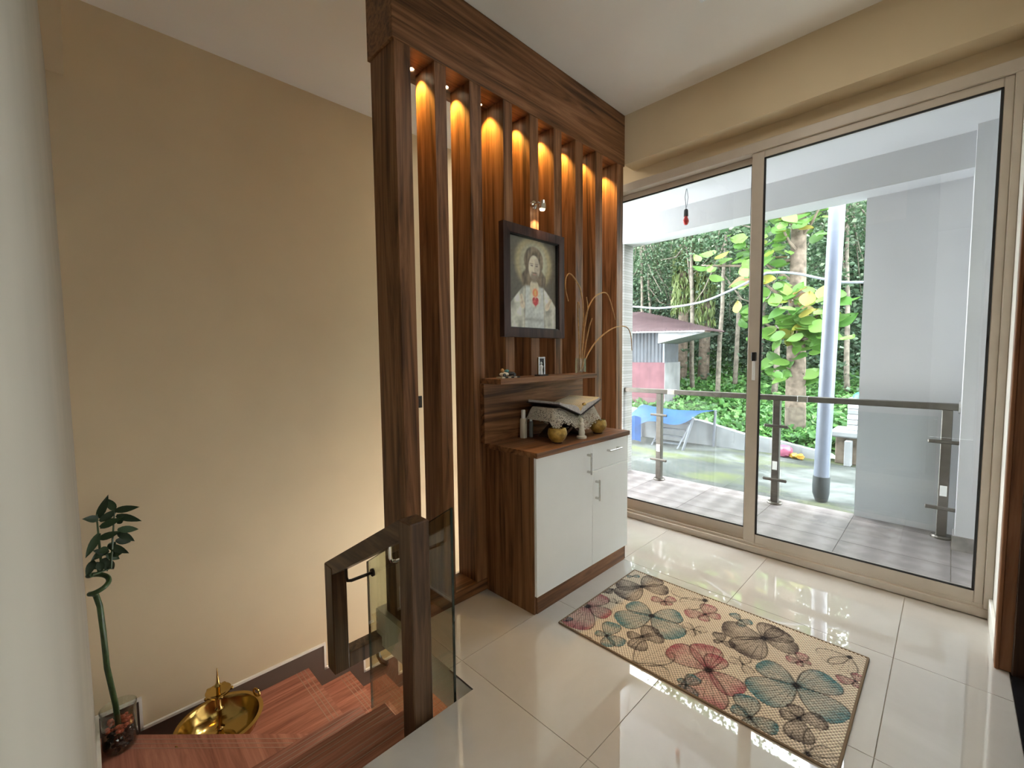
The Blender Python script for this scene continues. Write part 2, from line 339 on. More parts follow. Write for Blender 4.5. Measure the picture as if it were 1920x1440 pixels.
# tiled floor
fl = structure('floor')
box('slab', 'grout', fl, (-1.365, -.04, -.19), (.36, 3.44, -.003)); box('slab', 'white_wall', fl, (-2.215, ST, -.19), (-1.365, 3.44, -.003))
xs = [-2.215, -1.535, -.835, -.135, .23]; ys = [-.04, .465, 1.18, 1.875, 2.575, 3.275, 3.30]
for i in range(4):
    for j in range(5):
        x0, x1, y0, y1 = xs[i], xs[i+1], ys[j], ys[j+1]
        g = .0015
        if i == 0:
            if y1 <= ST: continue
            y0 = max(y0, ST)
        if i == 1 and y0 < ST:
            if y1 <= ST: x0 = -1.365
            else:
                MB().prism([(x0+g, ST), (-1.365, ST), (-1.365, y0+g), (x1-g, y0+g), (x1-g, y1-g), (x0+g, y1-g)], 2, -.01, 0).build('tile', 'tile', fl); continue
        box('tile', 'tile', fl, (x0+g, y0+g, -.01), (x1-g, y1-g, 0))
# ------------------------------------------------------------------ staircase
sw = .02
stair = thing('staircase', 'staircase of reddish wood-look treads going down and turning beside the glass rail', 'staircase', (-2.3, .5, -.9))
def tread(poly, z, m, grooves=None):
    t = MB().prism(poly, 2, z-.035, z).build('tread', m, stair)
    for (a, b, nrm) in grooves or []:
        a = Vector((*a, 0)); b = Vector((*b, 0)); nrm = Vector((*nrm, 0))
        for k in range(3):
            p, q = a-nrm*(.03+.028*k), b-nrm*(.03+.028*k); h = nrm*.0025
            MB().prism([((p+h).x, (p+h).y), ((q+h).x, (q+h).y), ((q-h).x, (q-h).y), ((p-h).x, (p-h).y)], 2, z-.002, z+.0008).build('groove', 'groove', t)
    return t
TX = [-1.355, -1.675, -1.98, -2.285]
for i in range(3):
    z = -.185*(i+1); tread([(TX[i]+.01, -.038), (TX[i]+.01, 1.02), (TX[i+1], 1.02), (TX[i+1], -.038)], z, 'tread', [((TX[i+1], -.03), (TX[i+1], 1.015), (-1, 0))])
    box('riser', 'tread', stair, (TX[i]-.005, -.038, z), (TX[i]+.012, 1.015, z+.15))
box('riser', 'tread', stair, (TX[3]+.005, -.038, -.74), (TX[3]+.022, 1.015, -.59))
tread([(TX[3]+.02, -.038), (TX[3]+.02, 1.02), (-2.30, 1.02), (XB, .0), (XB, -.038)], -.74, 'tread_x', [((-3.32, .003), (-2.30, 1.018), (-.707, .707))])
MB().prism([(XB, .0), (-2.30, 1.02), (-2.30, .995), (XB, -.025)], 2, -.925, -.775).build('riser', 'tread_x', stair)
LY = [None, 1.105, 1.418, 1.727, 2.036, 2.345, 2.654, 2.963]
tread([(XB, -.02), (-2.29, 1.0), (-2.27, 1.0), (-2.27, 1.105), (XB, 1.105)], -.925, 'tread', [((-3.32, 1.105), (-2.28, 1.105), (0, 1))])
for i in range(2, 8):
    z = -.925-.193*(i-1); tread([(XB, LY[i-1]-.02), (-2.27, LY[i-1]-.02), (-2.27, LY[i]), (XB, LY[i])], z, 'tread', [((-3.32, LY[i]), (-2.28, LY[i]), (0, 1))])
    box('riser', 'tread', stair, (XB, LY[i-1]-.022, z), (-2.27, LY[i-1]-.006, z+.158))
box('stringer_wall', 'white_wall', stair, (-2.27, .9, -3.3), (-2.15, 3.3, -1.0)); box('stringer_wall', 'white_wall', stair, (-2.15, .98, -3.3), (-1.4, 1.015, -.6))
sbox('floor_below', 'tile', (XB, -.04, -3.45), (-.42, 3.36, -3.3)); sbox('wall_below', 'white_wall', (-1.36, -.04, -3.3), (-1.2, 3.36, -.19))
# stepped skirting with a white edge
sk = structure('baseboard_back')
seg = [(-.04, .147, -.618), (.147, 1.222, -.805), (1.222, 1.535, -1.0), (1.535, 1.845, -1.193), (1.845, 2.154, -1.386), (2.154, 2.463, -1.579), (2.463, 3.36, -1.77)]
for k, (a, b, z) in enumerate(seg):
    box('skirting_tile', 'skirt', sk, (XB, a, z-.40), (XB+.011, b, z))
    box('white_edge', 'trimwhite', sk, (XB, a, z-.001), (XB+.016, b, z+.015))
    if k: box('white_edge', 'trimwhite', sk, (XB, a-.001, z), (XB+.016, a+.014, seg[k-1][2]+.015))
sl = structure('baseboard_left')
for a, b, z in ((XB+.011, -2.285, -.618), (-2.285, -1.98, -.435), (-1.98, -1.675, -.25), (-1.675, -1.36, -.065)):
    box('skirting_tile', 'skirt', sl, (a, -.04, z-.12), (b, -.030, z)); box('white_edge', 'trimwhite', sl, (a, -.04, z), (b, -.024, z+.012))
sbox('baseboard_right', 'trimwhite', (.185, 2.87, 0), (.2, 3.30, .11), .003)
sw_ = thing('wall_switch', 'small black switch on the beige wall seen between the first slats', 'switch', (XB, 2.16, 1.0))
box('plate', 'black', sw_, (XB, 2.08, .945), (XB+.010, 2.16, 1.05), .003); box('rocker', 'iron', sw_, (XB+.010, 2.10, .97), (XB+.016, 2.14, 1.025), .002)
# ------------------------------------------------------------------ sliding door
d1 = structure('door_1', (-1, 3.36, 0))
B3 = .003
box('frame_head', 'alu', d1, (-2.2, 3.30, 2.745), (.2, 3.44, 2.81), B3); box('frame_sill', 'alu', d1, (-2.2, 3.29, 0), (.2, 3.44, .045), B3)
box('sill_track', 'alu', d1, (-2.15, 3.312, .045), (.17, 3.32, .062)); box('sill_track', 'alu', d1, (-2.15, 3.372, .045), (.17, 3.38, .062))
box('jamb', 'alu', d1, (.168, 3.30, .045), (.2, 3.44, 2.745), B3); box('jamb', 'alu', d1, (-2.2, 3.30, .045), (-2.15, 3.44, 2.745), B3)
def panel(x0, x1, y0, y1, sl_, sr, zb, zt, gb, gt, nm):
    p = MB().box((x0, y0, zb), (x0+sl_, y1, zt), B3).build('stile', 'alu', d1); box('stile', 'alu', d1, (x1-sr, y0, zb), (x1, y1, zt), B3)
    box('bottom_rail', 'alu', d1, (x0+sl_, y0, zb), (x1-sr, y1, gb), B3); box('top_rail', 'alu', d1, (x0+sl_, y0, gt), (x1-sr, y1, zt), B3)
    ym = (y0+y1)/2; a, b = x0+sl_, x1-sr
    box('pane', 'pane', d1, (a, ym-.003, gb), (b, ym+.003, gt))
    for lo, hi in (((a, y0-.001, gb), (b, y0+.012, gb+.008)), ((a, y0-.001, gt-.008), (b, y0+.012, gt)), ((a, y0-.001, gb), (a+.010, y0+.012, gt)), ((b-.010, y0-.001, gb), (b, y0+.012, gt))):
        box('gasket', 'gasket', d1, lo, hi)
panel(-1.005, .168, 3.315, 3.355, .075, .036, .05, 2.745, .125, 2.698, 'r')
panel(-2.15, -.955, 3.375, 3.415, .05, .06, .05, 2.745, .135, 2.70, 'l')
lt = box('latch', 'black', d1, (-.975, 3.293, 1.345), (-.945, 3.316, 1.405), .004); box('latch_pull', 'white_lam', lt, (-.970, 3.298, 1.21), (-.952, 3.315, 1.345), .004)
# ------------------------------------------------------------------ slatted screen
SX0, SX1 = -2.148, -1.915
scr = thing('slatted_screen', 'tall walnut slatted wooden screen with row of small warm spotlights', 'screen', (-2.03, 2.16, 0))
FR = [(1.138, 1.226), (1.366, 1.440), (1.596, 1.680), (1.850, 1.926), (2.079, 2.160), (2.315, 2.398), (2.552, 2.640), (2.797, 2.888), (3.095, 3.185)]
for k, (a, b) in enumerate(FR):
    box('corner_post' if k in (0, 8) else 'slat', 'wood_z', scr, (-2.088 if k in (1, 2) else SX0, a, 0 if k in (0, 8) else .07), (SX1, b, 2.903), .0015)
box('top_beam', 'wood_y', scr, (SX0-.012, 1.128, 2.903), (SX1+.004, 3.198, 3.298), .0015)
box('base_plank', 'wood_y', scr, (-2.09, 1.226, 0), (SX1, 3.095, .07), .0015)
for k in range(8):
    yc = min((FR[k][1]+FR[k+1][0])/2+.02, FR[k+1][0]-.05)
    d = MB().lathe((-2.05, yc, 2.903), [(.022, 0), (.022, -.005), (.016, -.006)], 16).build('spotlight_ring', 'chrome', scr)
    MB().lathe((-2.05, yc, 2.903), [(.016, -.0015), (.010, -.004), (0, -.0055)], 14).build('spotlight_lens', 'led', d)
    L = bpy.data.lights.new('slat_spot', 'SPOT'); L.energy = 15; L.color = (1, .55, .11); L.spot_size = math.radians(80); L.spot_blend = .65; L.shadow_soft_size = .012
    lo = bpy.data.objects.new('slat_spot', L); link(lo); lo.location = (-2.05, yc, 2.893); lo.rotation_euler = (math.radians(14), 0, 0)
# ------------------------------------------------------------------ shelf unit
shf = thing('wall_shelf', 'walnut display shelf with back panel above the white cabinet', 'shelf', (-1.83, 2.1, .9))
box('back_panel', 'wood_y', shf, (-1.914, 1.64, .891), (-1.88, 2.59, 1.24), .001); box('shelf_board', 'wood_y', shf, (-1.914, 1.645, 1.24), (-1.745, 2.575, 1.27), .0015)
# ------------------------------------------------------------------ cabinet
cab = thing('prayer_cabinet', 'low white and walnut cabinet with two doors and one drawer', 'cabinet', (-1.71, 2.13, 0))
box('side_panel', 'wood_z', cab, (-1.912, 1.672, 0), (-1.532, 1.69, .86), .001); box('side_panel', 'wood_z', cab, (-1.912, 2.58, 0), (-1.532, 2.598, .86), .001)
box('carcass', 'white_lam', cab, (-1.905, 1.69, .1), (-1.535, 2.58, .858)); box('plinth', 'wood_y', cab, (-1.545, 1.69, 0), (-1.527, 2.58, .098), .001)
box('countertop', 'wood_y', cab, (-1.913, 1.668, .86), (-1.502, 2.602, .89), .0015)
def handle(p, a, b, parent):
    h = MB().tube([a, b], .0055, 10)
    a, b = Vector(a), Vector(b); d = (b-a).normalized()
    for q in (a+d*.014, b-d*.014): h.box((q.x-.03, q.y-.006, q.z-.006), (q.x, q.y+.006, q.z+.006))
    return h.build('handle', 'steel', parent, True)
X0, X1 = -1.532, -1.515
dl = box('door', 'white_lam', cab, (X0, 1.676, .102), (X1, 2.186, .857), .0012); handle(0, (-1.487, 2.135, .685), (-1.487, 2.135, .815), dl)
dr = box('door', 'white_lam', cab, (X0, 2.189, .102), (X1, 2.596, .690), .0012); handle(0, (-1.487, 2.222, .505), (-1.487, 2.222, .635), dr)
dw = box('drawer', 'white_lam', cab, (X0, 2.189, .693), (X1, 2.596, .857), .0012); handle(0, (-1.487, 2.335, .795), (-1.487, 2.475, .795), dw)
# ------------------------------------------------------------------ framed portrait print
def smooth(e0, e1, x): t = np.clip((x-e0)/(e1-e0), 0, 1); return t*t*(3-2*t)
def lay(img, mask, c): return img*(1-mask[..., None])+np.array(c)*mask[..., None]
def ell(x, y, cx, cy_, rx, ry, s=.08):
    return 1-smooth(1-s, 1+s, np.sqrt(((x-cx)/rx)**2+((y-cy_)/ry)**2))
def fbm(x, y, seed, sc):
    r = np.random.default_rng(seed); o = np.zeros_like(x)
    for k in range(14):
        a = r.uniform(0, 6.28); f = sc*r.uniform(.5, 2); o += np.sin((x*np.cos(a)+y*np.sin(a))*f+r.uniform(0, 6.28))
    return o/5
def portrait(nx, ny):
    x, y = np.meshgrid(np.linspace(0, 1, nx), np.linspace(0, 1.35, ny), indexing='ij')   # y up
    im = np.ones((nx, ny, 3))*np.array((.085, .078, .062)); im *= (.8+.35*y/1.35)[..., None]
    d = np.sqrt(((x-.52)/.40)**2+((y-.98)/.42)**2); im = lay(im, .75*(1-smooth(.45, 1.05, d)), (.42, .42, .30)); im = lay(im, .5*np.exp(-((d-.8)/.12)**2), (.40, .33, .16))
    # robe and mantle
    sh = .70-1.15*np.maximum(0, np.abs(x-.52)-.10)**1.25*1.05
    body = smooth(-.02, .02, sh-y)*smooth(.02, .05, .56-np.abs(x-.52)+.06*(1-y)); f = fbm(x*1.4, y*.7, 3, 26)
    im = lay(im, body, (.42, .43, .38)); im *= (1+body*.45*np.clip(f, -1, 1))[..., None]
    tun = smooth(-.01, .01, .16+.04*(1-y)-np.abs(x-.53))*smooth(.0, .03, .66-y); im = lay(im, tun*.8, (.40, .43, .43)); im *= (1-.35*tun*np.exp(-((y-.15)/.03)**2))[..., None]
    for s in (-1, 1): im = lay(im, .55*np.exp(-((x-.53-s*(.17+.04*(1-y)))/.012)**2)*body, (.14, .12, .09))
    X_, Y_ = x, y; x, y = .525+(x-.525)/1.18, .92+(y-.92)/1.18
    # hair, neck, face, beard
    hair = np.maximum(ell(x, y, .52, 1.0, .165, .185), smooth(-.02, .02, .20-.10*smooth(.78, 1.02, y)-np.abs(x-.52)-.012*np.sin(y*30))*smooth(0, .05, y-.66)*smooth(0, .05, 1.02-y))
    im = lay(im, hair, (.13, .10, .065)); im *= (1+hair*.5*np.clip(fbm(x*2, y*.6, 5, 40), -1, 1))[..., None]
    im = lay(im, ell(x, y, .525, .68, .075, .09), (.42, .38, .30)); im = lay(im, ell(x, y, .525, .92, .095, .155), (.50, .45, .36))
    im = lay(im, .5*ell(x, y, .575, .91, .045, .13, .4), (.24, .20, .15))
    im = lay(im, .85*ell(x, y, .53, .80, .075, .065, .3), (.15, .115, .075)); im = lay(im, .8*ell(x, y, .53, .838, .032, .010, .4), (.34, .19, .15)); im = lay(im, .8*ell(x, y, .53, .858, .05, .009, .4), (.14, .11, .07))
    for s in (-1, 1):
        im = lay(im, .85*ell(x, y, .527+s*.042, .945, .023, .010, .5), (.08, .06, .05)); im = lay(im, .7*ell(x, y, .527+s*.043, .968, .030, .006, .5), (.12, .09, .06))
    im = lay(im, .5*ell(x, y, .535, .905, .010, .035, .5), (.30, .25, .19)); im = lay(im, .5*ell(x, y, .52, .91, .006, .04, .5), (.62, .57, .47))
    x, y = X_, Y_
    # hands
    for cx, cy_, a in ((.29, .37, .25), (.80, .36, -.5)):
        xr = (x-cx)*math.cos(a)+(y-cy_)*math.sin(a); yr = -(x-cx)*math.sin(a)+(y-cy_)*math.cos(a)
        im = lay(im, np.maximum(ell(xr, yr, 0, 0, .045, .07), np.maximum(ell(xr, yr, .02, .09, .014, .06), ell(xr, yr, -.012, .09, .013, .055))), (.47, .42, .34))
        im = lay(im, .5*np.exp(-((xr-.003)/.005)**2)*ell(xr, yr, 0, .07, .05, .08), (.2, .16, .12))
    # glowing emblem on the chest
    im = lay(im, .55*ell(x, y, .545, .50, .10, .14, .6), (.55, .50, .36)); im = lay(im, ell(x, y, .545, .55, .055, .065, .3), (.62, .16, .07)); im = lay(im, .8*ell(x, y, .545, .55, .022, .04, .5), (.75, .36, .12))
    hx, hy = (x-.548)/.055, (y-.41)/.06; hm = 1-smooth(-.1, .15, (hx**2+hy**2-1)**3-hx**2*hy**3); im = lay(im, hm, (.36, .04, .045)); im = lay(im, .5*hm*ell(x, y, .53, .43, .02, .02, .5), (.6, .15, .12))
    im *= (1+.10*fbm(x, y, 9, 60))[..., None]
    return np.clip(im*2.0, .005, 1)
def colgrid(name, nx, ny, fpos, cols, m, parent, zfun=None):
    u, v = np.meshgrid(np.linspace(0, 1, nx), np.linspace(0, 1, ny), indexing='ij'); V = fpos(u, v).reshape(-1, 3)
    i, j = np.meshgrid(np.arange(nx-1), np.arange(ny-1), indexing='ij'); a = (i*ny+j).ravel(); Fq = np.stack([a, a+ny, a+ny+1, a+1], 1)
    o = npmesh(name, V, Fq, m, parent); at = o.data.color_attributes.new('Col', 'FLOAT_COLOR', 'POINT')
    at.data.foreach_set('color', np.concatenate([cols.reshape(-1, 3), np.ones((nx*ny, 1))], 1).ravel().astype(np.float32)); return o
pic = thing('framed_portrait', 'framed devotional print of a robed long-haired figure on the slatted screen', 'picture', (-1.9, 2.085, 1.515))
py0, py1, pz0, pz1 = 1.80, 2.37, 1.513, 2.190; fw = .055; px0, px1 = -1.912, -1.872
for pts, nm in (([(py0, pz0), (py0+fw, pz0+fw), (py0+fw, pz1-fw), (py0, pz1)], 's'), ([(py1, pz0), (py1, pz1), (py1-fw, pz1-fw), (py1-fw, pz0+fw)], 's'), ([(py0, pz1), (py0+fw, pz1-fw), (py1-fw, pz1-fw), (py1, pz1)], 't'), ([(py0, pz0), (py1, pz0), (py1-fw, pz0+fw), (py0+fw, pz0+fw)], 'b')):
    MB().prism(pts, 0, px0, px1).build('frame_bar', 'frame', pic)
ia, ib, ic, id_ = py0+fw-.004, py1-fw+.004, pz0+fw-.004, pz1-fw+.004
for lo, hi in (((ia, ic), (ia+.01, id_)), ((ib-.01, ic), (ib, id_)), ((ia, ic), (ib, ic+.01)), ((ia, id_-.01), (ib, id_))): box('inner_lip', 'black', pic, (px0, lo[0], lo[1]), (px1-.008, hi[0], hi[1]))
box('backing', 'black', pic, (px0, ia, ic), (px0+.01, ib, id_))
PN = (150, 205)
pr = colgrid('print', *PN, lambda u, v: np.stack([np.full_like(u, px0+.0115), ia+(ib-ia)*u, ic+(id_-ic)*v], -1), portrait(*PN), 'print', pic)
box('glazing', glass('picture_glass', (.97, .97, .97), 1.45, 0, .55), pic, (px0+.02, ia, ic), (px0+.021, ib, id_))
# picture spotlight
sp = thing('picture_spotlight', 'small chrome swivel spotlight fixed to slat above the portrait', 'spotlight', (-1.9, 2.11, 2.35))
MB().lathe((-1.915, 2.105, 2.352), [(0, 0), (.026, 0), (.026, .012), (.01, .014)], 20, 0).build('base_plate', 'chrome', sp, True)
MB().tube([(-1.905, 2.105, 2.352), (-1.875, 2.11, 2.362), (-1.855, 2.125, 2.35)], .007).build('arm', 'chrome', sp, True)
MB().tube([(-1.850, 2.128, 2.372), (-1.852, 2.128, 2.345), (-1.855, 2.127, 2.318)], [.014, .021, .024], 16).build('lamp_head', 'chrome', sp, True)
MB().blob((-1.855, 2.127, 2.315), (.019, .019, .008)).build('bulb', 'led', sp, True)
L = bpy.data.lights.new('picture_spot', 'SPOT'); L.energy = 3.5; L.color = (1, .72, .42); L.spot_size = math.radians(80); L.spot_blend = .6; L.shadow_soft_size = .01
lo = bpy.data.objects.new('picture_spot', L); link(lo); lo.location = (-1.858, 2.127, 2.300); lo.rotation_euler = (0, math.radians(18), 0)
# ------------------------------------------------------------------ rug
RX0, RX1, RY0, RY1 = -1.392, -.215, 1.712, 2.482
PX = lambda a, b: (1020+a*.3229, 1050+b*.3229)
def ground(px, py, zz=.006):
    d = r_*((px-960)/817.6)-u_*((py-720)/817.6)+f_; t = (zz-1.4)/d.z; return d.x*t, d.y*t
BF = [((570,155),[(415,140),(440,215),(660,105),(725,180)],'k'),((255,270),[(345,205),(382,325),(168,395)],'r'),((625,325),[(495,250),(423,355),(800,325),(785,455)],'t'),
 ((365,440),[(405,365),(298,420),(372,505),(465,492)],'t'),((570,445),[(640,392),(697,457),(530,522),(480,432)],'k'),((700,240),[(622,222),(757,222),(690,262),(742,262)],'p'),
 ((935,315),[(818,310),(965,262),(1027,332),(925,355)],'p'),((935,235),[(752,160),(808,262)],'b'),((870,405),[(812,368),(942,402),(840,437),(902,434)],'b'),((1135,350),[(1095,308),(1212,366),(1150,388)],'t'),
 ((1275,455),[(1033,385),(1135,540),(1330,380),(1480,525),(1420,430)],'k'),((1030,475),[(1012,420),(1112,502),(985,472)],'k'),((955,640),[(733,503),(935,490),(1020,560),(1150,780),(915,850)],'r'),
 ((520,605),[(705,503),(722,690)],'b'),((825,725),[(782,688),(887,678),(872,797),(788,745)],'t'),((1155,605),[(1072,572),(1202,662),(1175,565)],'b'),
 ((1465,730),[(1250,595),(1212,780),(1690,700),(1745,940)],'t'),((1495,590),[(1403,570),(1552,602),(1500,542),(1478,612)],'p'),((1775,565),[(1595,555),(1715,640)],'b'),((1810,705),[(1700,690),(1830,665),(1825,745)],'p'),
 ((1195,915),[(1168,782),(1088,850),(1362,992),(1180,1002)],'t'),((1480,920),[(1642,942),(1480,1058),(1365,888),(1450,838)],'k'),((1530,1130),[(1672,1028),(1702,1140)],'b'),((130,355),[(160,335),(112,350)],'t'),((515,95),[(480,95),(555,95)],'t'),((255,450),[(232,440),(275,462)],'k'),((1060,925),[(1020,905),(1100,940)],'k'),((400,170),[(360,190),(330,180)],'k'),((420,250),[(380,225),(455,245)],'b')]
WC = {'t': (.06, .25, .30), 'k': (.085, .068, .075), 'r': (.46, .10, .15), 'p': (.50, .17, .21), 'b': (.36, .28, .16)}
NX, NY = 392, 256
def rugcols():
    x, y = np.meshgrid(np.linspace(RX0, RX1, NX), np.linspace(RY0, RY1, NY), indexing='ij')
    im = np.ones((NX, NY, 3))*np.array((.86, .74, .60)); im *= (1+.06*fbm(x, y, 21, 18))[..., None]
    ink = np.array((.035, .028, .03))
    for c, tips, col in BF:
        cx, cy_ = ground(*PX(*c)); big = 0
        for tp in tips:
            tx, ty = ground(*PX(*tp)); dx, dy = tx-cx, ty-cy_; Lw = math.hypot(dx, dy); big = max(big, Lw); ux, uy = dx/Lw, dy/Lw
            s = ((x-cx)*ux+(y-cy_)*uy)/Lw; t = (-(x-cx)*uy+(y-cy_)*ux)/Lw
            sc_ = np.clip(s, 0, 1); hw = .88*.40/.38*sc_**.95*(1-sc_)**.42+.012
            ins = (s > .02) & (s < 1) ; e = np.where(ins, np.abs(t)/np.maximum(hw, .02), 9)
            m_ = 1-smooth(.93, 1.03, e); fade = .92 if col != 'b' else .12
            edge = smooth(.25, 1, s)
            im = lay(im, m_*np.clip(fade*(.35+.6*edge**3+.35*np.exp(-(s/.3)**2)+.12*fbm(x, y, 5, 160)), 0, 1), WC[col])
            vk = .8 if col != 'b' else .5; vein = np.abs(np.sin(np.arctan2(t, np.maximum(s, .02))*14)); lw_ = np.clip(.0022/(np.maximum(s, .05)*Lw)*6, .10, .5)
            im = lay(im, m_*(1-smooth(lw_*.5, lw_*1.3, vein))*vk*smooth(.06, .2, s), ink)
            im = lay(im, np.where(ins, np.exp(-((e-.96)*hw*Lw/.0032)**2), 0)*.8, ink)
        br = max(.006, big*.085); im = lay(im, ell(x, y, cx, cy_, br, br*1.2, .5)*.95, (.02, .02, .03))
    return im
rx = np.linspace(0, 1, NX)
RC = rugcols()
uu, vv = np.meshgrid(np.arange(NX), np.arange(NY), indexing='ij')
weave = (.5+.5*np.sin(uu*2*np.pi/5.0+np.pi*(np.floor(vv/3.0) % 2)))*(.45+.55*np.abs(np.sin(vv*np.pi/3.0)))
RC = np.clip(RC*(.33+1.05*weave[..., None]), .01, 1)
def rugpos(u, v):
    z = .005+.0035*weave
    wob = .002*np.sin(v*90); return np.stack([RX0+(RX1-RX0)*u+wob*(u < .001), RY0+(RY1-RY0)*v, z], -1)
rug = thing('butterfly_rug', 'woven beige rug printed with teal, pink and grey butterflies', 'rug', (-.8, 2.1, 0))
colgrid('woven_top', NX, NY, rugpos, RC, 'rug', rug)
box('backing', plain('rug_backing', (.16, .11, .06), .9), rug, (RX0, RY0, .0005), (RX1, RY1, .0052), .001)
hem = plain('rug_hem', (.17, .115, .07), .9)
for lo, hi in (((RX0-.004, RY0-.006, .0005), (RX1+.004, RY0+.004, .0085)), ((RX0-.004, RY1-.004, .0005), (RX1+.004, RY1+.006, .0085)), ((RX0-.006, RY0, .0005), (RX0+.004, RY1, .0085)), ((RX1-.004, RY0, .0005), (RX1+.006, RY1, .0085))): box('hem', hem, rug, lo, hi, .002)
# ------------------------------------------------------------------ stair railing
rl = thing('stair_railing', 'dark wooden stair handrail with newel post and tinted glass panel', 'railing', (-1.43, .88, -.185))
box('newel_post', 'rail', rl, (-1.475, .838, -.184), (-1.388, .922, .776), .004)
MB().prism([(-1.475, .690), (-1.475, .775), (-2.235, .345), (-2.235, .262)], 1, .845, .915).build('handrail', 'rail_x', rl)
box('drop_bar', 'rail', rl, (-2.235, .842, -.215), (-2.145, .918, .345), .003)
MB().box((-2.235, .915, -.222), (-2.155, 1.16, -.14), .003).build('return_rail', 'rail', rl)
MB().prism([(1.16, -.222), (1.16, -.14), (2.9, -1.20), (2.9, -1.29)], 0, -2.235, -2.165).build('lower_handrail', 'rail', rl)
gl = MB().prism([(-1.387, -.185), (-1.387, .795), (-2.13, .325), (-2.13, -.50), (-1.99, -.50), (-1.99, -.375), (-1.68, -.375), (-1.68, -.19)], 1, 1.022, 1.032).build('glass_panel', 'railglass', rl)
MB().box((-1.388, 1.0215, -.18), (-1.3855, 1.0325, .795)).build('glass_edge', 'glassedge', gl); MB().box((-2.1325, 1.0215, -.49), (-2.1295, 1.0325, .325)).build('glass_edge', 'glassedge', gl)
MB().prism([(-1.387, .795), (-2.13, .325), (-2.13, .3225), (-1.387, .7925)], 1, 1.0215, 1.0325).build('glass_edge', 'glassedge', gl)
for x, m_ in ((-1.62, 'chrome'), (-2.06, 'iron')):
    zt = .735-(x+1.475)*-.5658*-1-.085 if False else .690+(x+1.475)*.563
    b = MB().tube([(x, .88, zt+.005), (x, .88, zt-.045), (x, .887, zt-.062), (x, .905, zt-.068), (x, 1.02, zt-.068)], .008, 8).build('bracket', m_, rl, True)
    MB().lathe((x, 1.0225, zt-.068), [(0, -.010), (.02, -.010), (.02, 0)], 16, 1).build('bracket_disc', m_, b, True)
MB().tube([(-2.19, 1.10, -.218), (-2.19, 1.10, -.26), (-2.185, 1.115, -.30), (-2.165, 1.145, -.325)], .012, 8).build('bracket', 'iron', rl, True)
# ------------------------------------------------------------------ bamboo in a glass jar
JX, JY, JZ = -3.165, .055, -.74
jar = thing('lucky_bamboo_jar', 'glass jar of red and black pebbles on the stair corner', 'jar', (JX, JY, JZ))
MB().lathe((JX, JY, JZ), [(0, .001), (.066, .001), (.075, .02), (.074, .20), (.080, .235), (.077, .235), (.071, .20), (.071, .02), (.063, .006), (0, .006)], 28).build('jar_glass', 'jarglass', jar, True)
for nm, m_, n, z0, z1 in (('pebble', 'pebble', 70, .02, .105), ('gravel', 'redpebble', 34, .115, .148)):
    for k in range(n):
        a = random.uniform(0, 6.28); rr = .058*math.sqrt(random.uniform(.25, 1)); s = random.uniform(.010, .016)
        MB().blob((JX+rr*math.cos(a), JY+rr*math.sin(a), JZ+random.uniform(z0, z1)), (s, s, s*.75), 1, .12).build(nm, m_, jar)
bam = thing('lucky_bamboo', 'curly lucky bamboo with one spiral stem and dark leaves', 'plant', (JX, JY, JZ+.02))
pts = [(JX, JY, JZ+.03), (JX+.005, JY-.01, -.49), (-3.135, .022, -.25), (-3.13, .018, -.05), (-3.13, .012, .10), (-3.13, .0, .165), (-3.11, -.015, .185)]
cur = [(-3.10+.055*math.cos(a)*.8, .012+.034*math.cos(a+1.9), .20+.028*(a+1.57)/1.2+.0*a) for a in np.linspace(-1.0, 5.6, 22)]
cur = [(-3.10+.05*math.sin(a), .016-.038*math.cos(a), .19+.0155*a) for a in np.linspace(0.0, 7.2, 26)]
MB().tube(pts+cur, [.013]*len(pts)+[.012]*len(cur), 9).build('spiral_stem', 'bamboo', bam, True)
top = Vector(cur[-1])
def leafobj(base, tip, wid, m, parent, droop=.25, n=6, name='leaf', nrm=Vector((0, 0, 1)), solid=0):
    base, tip = Vector(base), Vector(tip); d = tip-base; side = d.cross(nrm)
    if side.length < 1e-4: side = d.cross(Vector((1, 0, 0)))
    side.normalize(); upn = side.cross(d).normalized()
    def f(u, v):
        w = wid*math.sin(math.pi*min(1, u*.94+.06)**.8)**.9*(v-.5)*2
        return base+d*u+upn*(d.length*droop*(u-u*u)*1.0)+side*w+upn*abs(v-.5)*wid*.5
    return MB().grid(f, n, 2).build(name, m, parent, True)
shoots = [((-3.10, .030, .30), (-3.10, .025, .60)), ((-3.09, .065, .30), (-3.10, .095, .60)), ((-3.11, .05, .29), (-3.11, .06, .42)), ((-3.09, .02, .29), (-3.12, .0, .36))]
for a, b in shoots: MB().tube([top, a, ((a[0]+b[0])/2, (a[1]+b[1])/2, (a[2]+b[2])/2+.01), b], [.006, .006, .005, .003], 6).build('shoot', 'bamboo', bam, True)
LF = [((.03, .575), (-.03, .605)), ((.03, .575), (.075, .70)), ((.03, .50), (-.028, .40)), ((.035, .56), (.11, .60)), ((.035, .53), (.125, .57)), ((.03, .47), (.115, .50)), ((.095, .60), (.07, .66)), ((.095, .60), (.195, .605)), ((.10, .57), (.20, .52)), ((.10, .50), (.185, .47)), ((.10, .48), (.165, .42)), ((.09, .44), (.15, .405)),
      ((.06, .42), (.14, .36)), ((.06, .41), (.02, .40)), ((.05, .40), (-.01, .37)), ((.05, .38), (.10, .33)), ((.0, .36), (-.03, .30)), ((.02, .35), (.03, .30)), ((.04, .36), (.05, .29)), ((.06, .40), (.09, .42)), ((.06, .38), (.0, .42)), ((.07, .37), (.12, .37)), ((.03, .33), (-.02, .33)), ((.05, .34), (.075, .27)), ((.095, .56), (.05, .53)), ((.10, .53), (.13, .56))]
